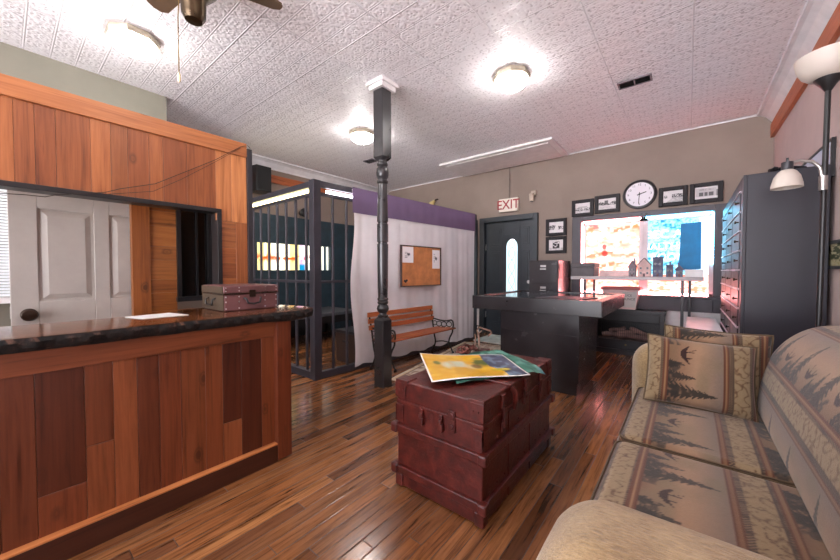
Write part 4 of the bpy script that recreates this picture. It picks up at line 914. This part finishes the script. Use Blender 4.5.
# ------------------------------------------------------------------ floor lamp
fl_=thing('floor_lamp','tall black floor lamp with frosted bowl and side reading shade behind the sofa','floor lamp',(.585,2.92,0))
lx,ly=.585,2.92
MB().lathe([(.0,0),(.145,0),(.15,.012),(.14,.028),(.06,.04),(.02,.055),(.014,.08)],(lx,ly,0),32).build('base',M_blk,fl_,smooth=True)
MB().cyl((lx,ly,.06),(lx+.012,ly,2.20),.0125,n=16).build('pole',M_blk,fl_,smooth=True)
bx_=lx+.012
MB().lathe([(.013,2.17),(.03,2.20),(.055,2.235),(.06,2.25),(.02,2.25)],(bx_,ly,0),24).build('bowl_holder',M_blk,fl_,smooth=True)
M_sh=NT('frosted lamp glass'); M_sh.p(color=s2l4((196,186,176)),rough=.45,spec=.4); M_sh.b.inputs['Subsurface Weight'].default_value=.0; M_sh=M_sh.m
MB().lathe([(.04,2.238),(.075,2.246),(.106,2.275),(.126,2.32),(.134,2.370),(.128,2.370),(.119,2.322),(.098,2.285),(.065,2.256),(.03,2.25)],(bx_,ly,0),40).build('glass_bowl',M_sh,fl_,smooth=True)
MB().tube([(lx+.005,ly,1.66),(lx-.01,ly-.005,1.75),(lx-.04,ly-.012,1.785),(lx-.09,ly-.02,1.80),(lx-.135,ly-.02,1.79)],.009,10).tube([(lx+.004,ly,1.62),(lx+.004,ly,1.70)],.018,10).build('gooseneck',M_steel,fl_,smooth=True)
sx_,sy_=lx-.14,ly-.02
MB().cyl((sx_,sy_,1.755),(sx_,sy_,1.80),.026).cyl((sx_,sy_,1.80),(sx_,sy_,1.825),.006).build('shade_socket',M_char,fl_,smooth=True)
MB().lathe([(.022,1.757),(.040,1.744),(.056,1.716),(.066,1.672),(.068,1.650),(.064,1.650),(.061,1.670),(.051,1.711),(.035,1.737),(.018,1.748)],(sx_,sy_,0),36).build('reading_shade',M_sh,fl_,smooth=True)
# ------------------------------------------------------------------ ceiling fixtures
M_glow=emis('lit frosted glass',(255,249,245),38)
def dome(x,y,label):
    r=thing('ceiling_light',label,'ceiling light',(x,y,CH),group='octagonal ceiling lights')
    MB().lathe([(.0,0),(.155,0),(.17,-.012),(.168,-.026),(.176,-.032),(.166,-.054),(.152,-.058),(.0,-.058)],(x,y,CH),8,squash=PI/8).build('base',plain('pewter fitting',(168,158,140),.4,.3),r)
    MB().lathe([(.150,-.056),(.150,-.080),(.130,-.105),(.09,-.128),(.045,-.142),(.0,-.145)],(x,y,CH),16,squash=PI/16).build('glass_bowl',M_glow,r,smooth=True,sharp=60)
    MB().lathe([(.003,-.142),(.011,-.147),(.012,-.157),(.004,-.168),(.0,-.17)],(x,y,CH),12).build('finial',M_brass,r,smooth=True)
dome(-3.45,.69,'octagonal ceiling light above the booth, nearest the fan')
dome(-1.335,3.05,'octagonal ceiling light above the island table')
dome(-3.44,3.06,'octagonal ceiling light behind the turned post, above the bench')
dome(-1.335,.69,'octagonal ceiling light above the trunk end of the room')
for (x,y,label,sx,sy) in ((-.44,3.91,'dark ceiling vent grille above the window end of the room',.14,.07),(-4.2,3.92,'small dark ceiling vent beside the post top',.11,.07)):
    r=thing('ceiling_vent',label,'vent',(x,y,CH-.02)); MB().box(x-sx,x-sx+.014,y-sy,y+sy,CH-.014,CH).box(x+sx-.014,x+sx,y-sy,y+sy,CH-.014,CH).box(x-sx,x+sx,y-sy,y-sy+.014,CH-.014,CH).box(x-sx,x+sx,y+sy-.014,y+sy,CH-.014,CH).box(x-.006,x+.006,y-sy,y+sy,CH-.014,CH).build('grille_frame',plain('vent metal',(120,116,122),.4,.4),r)
    p=MB()
    for k in range(8): p.obox(Matrix.Translation((x,y-sy+.02+k*(2*sy-.04)/7,CH-.008))@Matrix.Rotation(.7,4,'X'),2*sx-.02,.014,.002)
    p.box(x-sx+.01,x+sx-.01,y-sy+.01,y+sy-.01,CH-.003,CH-.001); p.build('louvres',M_blk,r)
# ceiling fan
FX,FY=-2.30,.74
fn_=thing('ceiling_fan','bronze ceiling fan with pull chain near the booth','ceiling fan',(FX,FY,CH))
MB().lathe([(.0,3.018),(.07,3.018),(.07,2.99),(.02,2.965),(.02,2.93),(.10,2.92),(.125,2.90),(.125,2.83),(.10,2.80),(.065,2.76),(.062,2.665),(.045,2.635),(.0,2.63)],(FX,FY,0),32).build('motor_housing',plain('dark fan bronze',(70,56,40),.3,.8),fn_,smooth=True)
aw=math.radians(38.66+90)+PI
for k in range(3):
    a=aw+k*2*PI/3; R_=Matrix.Translation((FX,FY,2.90))@Matrix.Rotation(a,4,'Z')@Matrix.Rotation(.2,4,'X')
    p=MB(); p.prism([R_@Vector(q) for q in ((.16,-.045,0),(.26,-.06,0),(.44,-.065,0),(.48,-.04,0),(.49,0,0),(.48,.04,0),(.44,.065,0),(.26,.06,0),(.16,.045,0))],R_.to_3x3()@Vector((0,0,.008))); bl=p.build('blade',plain('fan blade wood',(92,70,52),.4),fn_)
    p=MB(); p.prism([R_@Vector(q) for q in ((.10,-.02,-.006),(.15,-.045,-.006),(.22,-.05,-.006),(.26,-.02,-.006),(.27,0,-.006),(.26,.02,-.006),(.22,.05,-.006),(.15,.045,-.006),(.10,.02,-.006))],R_.to_3x3()@Vector((0,0,.006))); p.build('blade_iron',M_brass,bl)
MB().tube([(FX+.02,FY-.075,2.76),(FX+.02,FY-.085,2.60),(FX+.02,FY-.085,2.29)],.0025,6).build('pull_chain',M_brass,fn_)
MB().lathe([(.003,0),(.008,-.01),(.009,-.045),(.004,-.055)],(FX+.02,FY-.085,2.29),12).build('chain_pull',plain('cream pull',(222,200,160),.4),fn_,smooth=True)
# ------------------------------------------------------------------ sofa
def fabric(u,v,seed=0):
    """tapestry: u runs across the stripes (0 = start of a scene), v along them, in metres"""
    ph=np.mod(u,.36); jit=(vn(u,v,220,220,80)-.5)*.12
    c=np.ones(u.shape+(3,))*L((178,162,138))
    beige=L((184,168,142)); brown=L((128,82,60)); dot=L((96,80,72)); pale=L((206,180,146))
    # print strip
    m=(ph>=.26)&(ph<.325); cell=np.floor(v/.035); w0=(vn(u,v,48,44,81)-.5)
    w1=(vn(u,v,30,26,86)-.5); ring=np.abs(np.sin((v+w1*.05)*2*PI/.05)*.5+np.cos((ph-.2925+w0*.03)*2*PI/.05)*.45+w0*1.5)+.5*np.clip(vn(u,v,60,60,87)-.55,0,1)
    c[m]=lerp(np.ones((m.sum(),3))*beige,L((128,98,74)),(np.clip(.30-ring[m],0,.3)*3.2))
    # brown bands
    for a,b in ((.22,.24),(.335,.36)):
        m=(ph>=a)&(ph<b); t=(ph[m]-a)/(b-a); c[m]=lerp(np.ones((m.sum(),3))*brown,pale,np.exp(-((t-.5)/.16)**2)*.7)
    for a,b in ((.24,.26),(.325,.335)):
        m=(ph>=a)&(ph<b); s=np.sin(v[m]*2*PI/.012)*np.sin(ph[m]*2*PI/.0095); c[m]=lerp(np.ones((m.sum(),3))*dot,L((172,152,128)),np.clip(s*2,0,1)*.8)
    # scene
    m=ph<.22; p_=ph[m]; v_=np.mod(v[m]+seed*.11,.33); n=vn(u[m],v[m],70,70,82); n2=vn(u[m],v[m],16,9,83); n3=vn(u[m],v[m],30,14,84)
    k=lerp(np.ones((m.sum(),3))*L((156,128,106)),L((196,170,148)),p_/.11); k=lerp(k,L((150,142,140)),np.clip((p_-.13)/.08,0,1)*.75)
    k=lerp(k,L((158,150,128)),np.clip((n2-.5)*3,0,1)*.45)
    # foliage along the base
    k=lerp(k,L((86,80,76)),np.clip((.05+.05*(n3-.5)-p_)/.012,0,1)*np.clip((n-.25)*4,0,1)*(np.abs(v_-.285)>.045)*.8)
    tree=L((74,70,66)); can=L((74,44,44))
    for vc,ln,hw,b0 in ((.09,.20,.062,.0),(.165,.115,.040,.0),(.225,.07,.032,.0)):
        t=(p_-b0)/ln; w_=hw*(1-t)*(.40+.60*(1-np.mod(t*9+n*.25+np.abs(v_-vc)*16,1)))+.0015
        f=((t>0)&(t<1)&(np.abs(v_-vc)<w_))*1.; k=lerp(k,tree,f*np.clip((n-.02)*5,.25,1)*.9)
    for vc,pc in ((.285,.062),):
        dv=(v_-vc)/.052; hull=pc+.026*dv*dv
        f=((np.abs(dv)<1.0)&(p_>hull-.013*(1-dv*dv)-.001)&(p_<hull+.010*(1-.8*dv*dv)))*1.; k=lerp(k,can,f*.95)
        for d0,hh in ((-.42,.034),(.22,.044)):
            f=((np.abs(dv-d0)<.085-(p_-pc)*1.4)&(p_>hull)&(p_<pc+hh))*1.; k=lerp(k,can,f*.9)
        f=(np.abs(dv-.25-(p_-pc-.02)*11)<.03)&(p_>pc+.0)&(p_<pc+.05); k=lerp(k,can,f*.75)
    c[m]=k
    return np.clip(c**1.3*.52*np.array([1.06,.98,.86])*(1+jit[...,None]),0,1)
def roundbox(x0,x1,y0,y1,z0,z1,r,step,bulge=0,paint=None,sag=0):
    """six grids of a rounded box"""
    hx,hy,hz=(x1-x0)/2,(y1-y0)/2,(z1-z0)/2; C0=np.array([(x0+x1)/2,(y0+y1)/2,(z0+z1)/2]); H=np.array([hx,hy,hz]); out=[]
    def axis(h):
        n=max(4,int(2*h/step)); a=np.linspace(-h,h,n); k=np.linspace(0,1,7)[1:-1]*r*.999
        return np.unique(np.concatenate([a,-h+k,h-k]))
    for ax in range(3):
        o1,o2=[k for k in range(3) if k!=ax]; A,B=np.meshgrid(axis(H[o1]),axis(H[o2]),indexing='ij')
        for s in (-1,1):
            P=np.zeros(A.shape+(3,)); P[...,o1]=A; P[...,o2]=B; P[...,ax]=s*H[ax]
            I=np.clip(P,-(H-r),H-r); D=P-I; ln=np.linalg.norm(D,axis=-1,keepdims=True); P=I+D/np.maximum(ln,1e-9)*r
            if bulge:
                bz=bulge*(1-(P[...,0]/hx)**2)*(1-(P[...,1]/hy)**2)*(P[...,2]>0)*np.clip(P[...,2]/hz,0,1); P[...,2]+=bz
            G=P+C0; out.append((G,paint(G) if paint else None))
    return out
so=thing('lodge_sofa','beige sofa upholstered in canoe and pine tree tapestry','sofa',(.25,1.65,0))
SX0,SX1=-.235,.74; SY0,SY1,SY2,SY3=.50,.80,2.50,2.78
MB().box(SX0+.04,SX1-.02,SY0+.02,SY3-.02,.06,.27).build('base_frame',M_chen,so,bevel=.02)
for x in (SX0+.1,SX1-.1):
    for y in (SY0+.1,SY3-.1): MB().cyl((x,y,0),(x,y,.07),.022,.03).build('foot',M_blk,so)
def add_round(name,parts,mat,parent): return grid_mesh(name,parts[0][0],parts[0][1],mat,parent,close=parts[1:])
add_round('arm',roundbox(SX0+.02,SX1-.10,SY0,SY1+.01,.06,.712,.115,.04,.015),M_chen,so)
add_round('arm',roundbox(SX0-.045,SX1-.10,SY2-.01,SY3,.06,.695,.13,.05,.01),M_chen,so)
seatp=lambda sd: (lambda G: fabric(G[...,0]-SX0-.125+np.clip(.45-G[...,2],-.02,.3)*(-1)*(G[...,0]<SX0+.06), G[...,1],sd))
M_pipe=plain('olive piping',(78,62,42),.8,var=.15,bump=.4,bscale=300)
def piping(x0,x1,y0,y1,z,r,zf):
    pts=[]
    for cx2,cy2,a0 in ((x1-r,y1-r,0),(x0+r,y1-r,PI/2),(x0+r,y0+r,PI),(x1-r,y0+r,1.5*PI)):
        for a in np.linspace(a0,a0+PI/2,6): pts.append((cx2+r*math.cos(a),cy2+r*math.sin(a)))
    out=[]
    for (a,b) in zip(pts,pts[1:]+pts[:1]):
        nseg=max(1,int(math.dist(a,b)/.05))
        for k in range(nseg): out.append((a[0]+(b[0]-a[0])*k/nseg,a[1]+(b[1]-a[1])*k/nseg,z))
    return MB().tube(out,.0042,8,True)
for y0,y1,sd in ((SY1+.012,1.648,0),(1.656,SY2-.012,.0)):
    cs=add_round('seat_cushion',roundbox(SX0,.335,y0,y1,.275,.448,.045,.0055,.018,seatp(sd)),M_fab,so)
    piping(SX0+.008,.325,y0+.008,y1-.008,.438,.045,0).build('piping',M_pipe,cs,smooth=True)
# back cushion: swept profile
prof=[(.34,.40),(.285,.46),(.285,.54),(.305,.64),(.345,.74),(.40,.825),(.475,.885),(.56,.905),(.64,.885),(.70,.83),(.73,.74),(.74,.60),(.74,.30)]
P=[np.array(q) for q in prof]; cr=[]
for i in range(len(P)-1):
    p0=P[max(i-1,0)];p1=P[i];p2=P[i+1];p3=P[min(i+2,len(P)-1)]
    for k in range(22):
        t=k/22; cr.append(.5*((2*p1)+(p2-p0)*t+(2*p0-5*p1+4*p2-p3)*t*t+(3*p1-p0-3*p2+p3)*t**3))
cr.append(P[-1]); cr=np.array(cr); sl=np.concatenate([[0],np.cumsum(np.linalg.norm(np.diff(cr,axis=0),axis=1))])
ys=np.concatenate([SY1-.03+.09*(1-np.cos(np.linspace(0,PI/2,10)[:-1])),np.linspace(SY1+.06,SY2-.06,270),SY2+.03-.09*(1-np.cos(np.linspace(PI/2,0,10)[1:]))])
cen=np.array([.56,.55]); V=np.zeros((len(cr),len(ys),3)); UU=np.zeros((len(cr),len(ys))); VV=np.zeros_like(UU)
for j,y in enumerate(ys):
    dd=min(y-(SY1-.03),SY2+.03-y); k=1.0 if dd>=.09 else math.sqrt(max(0,1-((.09-dd)/.09)**2)); sc=.80+.20*k
    q=cen+(cr-cen)*sc; V[:,j,0]=np.minimum(q[:,0],.745); V[:,j,1]=y; V[:,j,2]=q[:,1]; UU[:,j]=sl; VV[:,j]=y
Cb=fabric(UU+.02,VV,.4)
capA=np.stack([V[:,0],np.repeat(np.array([[[.56,SY1-.03,.5]]]),len(cr),1)[0]]); capB=np.stack([V[:,-1],np.repeat(np.array([[[.56,SY2+.03,.5]]]),len(cr),1)[0]])
grid_mesh('backrest',V,Cb,M_fab,so,close=[(capA,np.stack([Cb[:,0]]*2)),(capB,np.stack([Cb[:,-1]]*2))])
MB().box(.60,.745,SY0+.05,SY3-.03,.06,.70).build('back_frame',M_chen,so,bevel=.03)
def cushion(W_,H_,T_,loc,rz,lean,roll,label,ph0,sd):
    r=thing('throw_pillow',label,'pillow',(0,0,0),group='tapestry throw pillows on the sofa')
    n,m=int(H_/.004),int(W_/.004); v,u=np.meshgrid(np.linspace(-1,1,n),np.linspace(-1,1,m),indexing='ij')
    th=T_/2*np.clip((1-u**4),0,1)**.55*np.clip((1-v**4),0,1)**.55; pin=1-.05*(1-np.abs(v)**2)*np.abs(u)**3; pin2=1-.06*(1-np.abs(u)**2)*np.abs(v)**3
    X=u*W_/2*pin; Z=v*H_/2*pin2+H_/2; cf=fabric((u+1)/2*W_+ph0,(v+1)/2*H_,sd)
    wr=.003*(vn(u,v,4,4,90)-.5)
    A=np.stack([X,-th+wr,Z],-1); B=np.stack([X,th,Z],-1)
    o=grid_mesh('pillow_cover',A,cf,M_fab,r,close=[(B,cf)])
    pts=[]
    uu=np.linspace(-1,1,24)
    for q in uu: pts.append((q,-1))
    for q in uu[1:]: pts.append((1,q))
    for q in uu[::-1][1:]: pts.append((q,1))
    for q in uu[::-1][1:-1]: pts.append((-1,q))
    pp=[(a*W_/2*(1-.05*(1-b*b)*abs(a)**3),0,b*H_/2*(1-.06*(1-a*a)*abs(b)**3)+H_/2) for a,b in pts]
    MB().tube(pp,.006,8,True).build('piping',M_pipe,o,smooth=True)
    r.location=loc; r.rotation_euler=(lean,roll,rz)
cushion(.445,.36,.13,(.045,2.175,.460),math.radians(5),math.radians(-23),math.radians(3),'front tapestry throw pillow with canoe and pines on the sofa',.265,.2)
cushion(.45,.39,.12,(.115,2.375,.455),math.radians(3),math.radians(-14),math.radians(2),'rear tapestry throw pillow tucked behind the front one',.29,.5)
# ------------------------------------------------------------------ light
wo=bpy.data.worlds.new('world'); scene.world=wo; wo.use_nodes=True
wt=wo.node_tree; bgn=wt.nodes['Background']; gz=wt.nodes.new('ShaderNodeTexCoord'); sx3=wt.nodes.new('ShaderNodeSeparateXYZ'); wt.links.new(gz.outputs['Generated'],sx3.inputs[0])
cr3=wt.nodes.new('ShaderNodeValToRGB'); wt.links.new(sx3.outputs[2],cr3.inputs[0])   # sky above; bright lower half added to throw light onto the ceiling
cr3.color_ramp.elements[0].position=.0; cr3.color_ramp.elements[0].color=(.97,.95,1,1); cr3.color_ramp.elements[1].position=.06; cr3.color_ramp.elements[1].color=(.36,.36,.40,1)
wt.links.new(cr3.outputs[0],bgn.inputs[0]); bgn.inputs[1].default_value=11.5
scene.view_settings.view_transform='Standard'; scene.view_settings.look='None'; scene.view_settings.gamma=1; scene.view_settings.use_curve_mapping=False
scene.view_settings.exposure=0.82
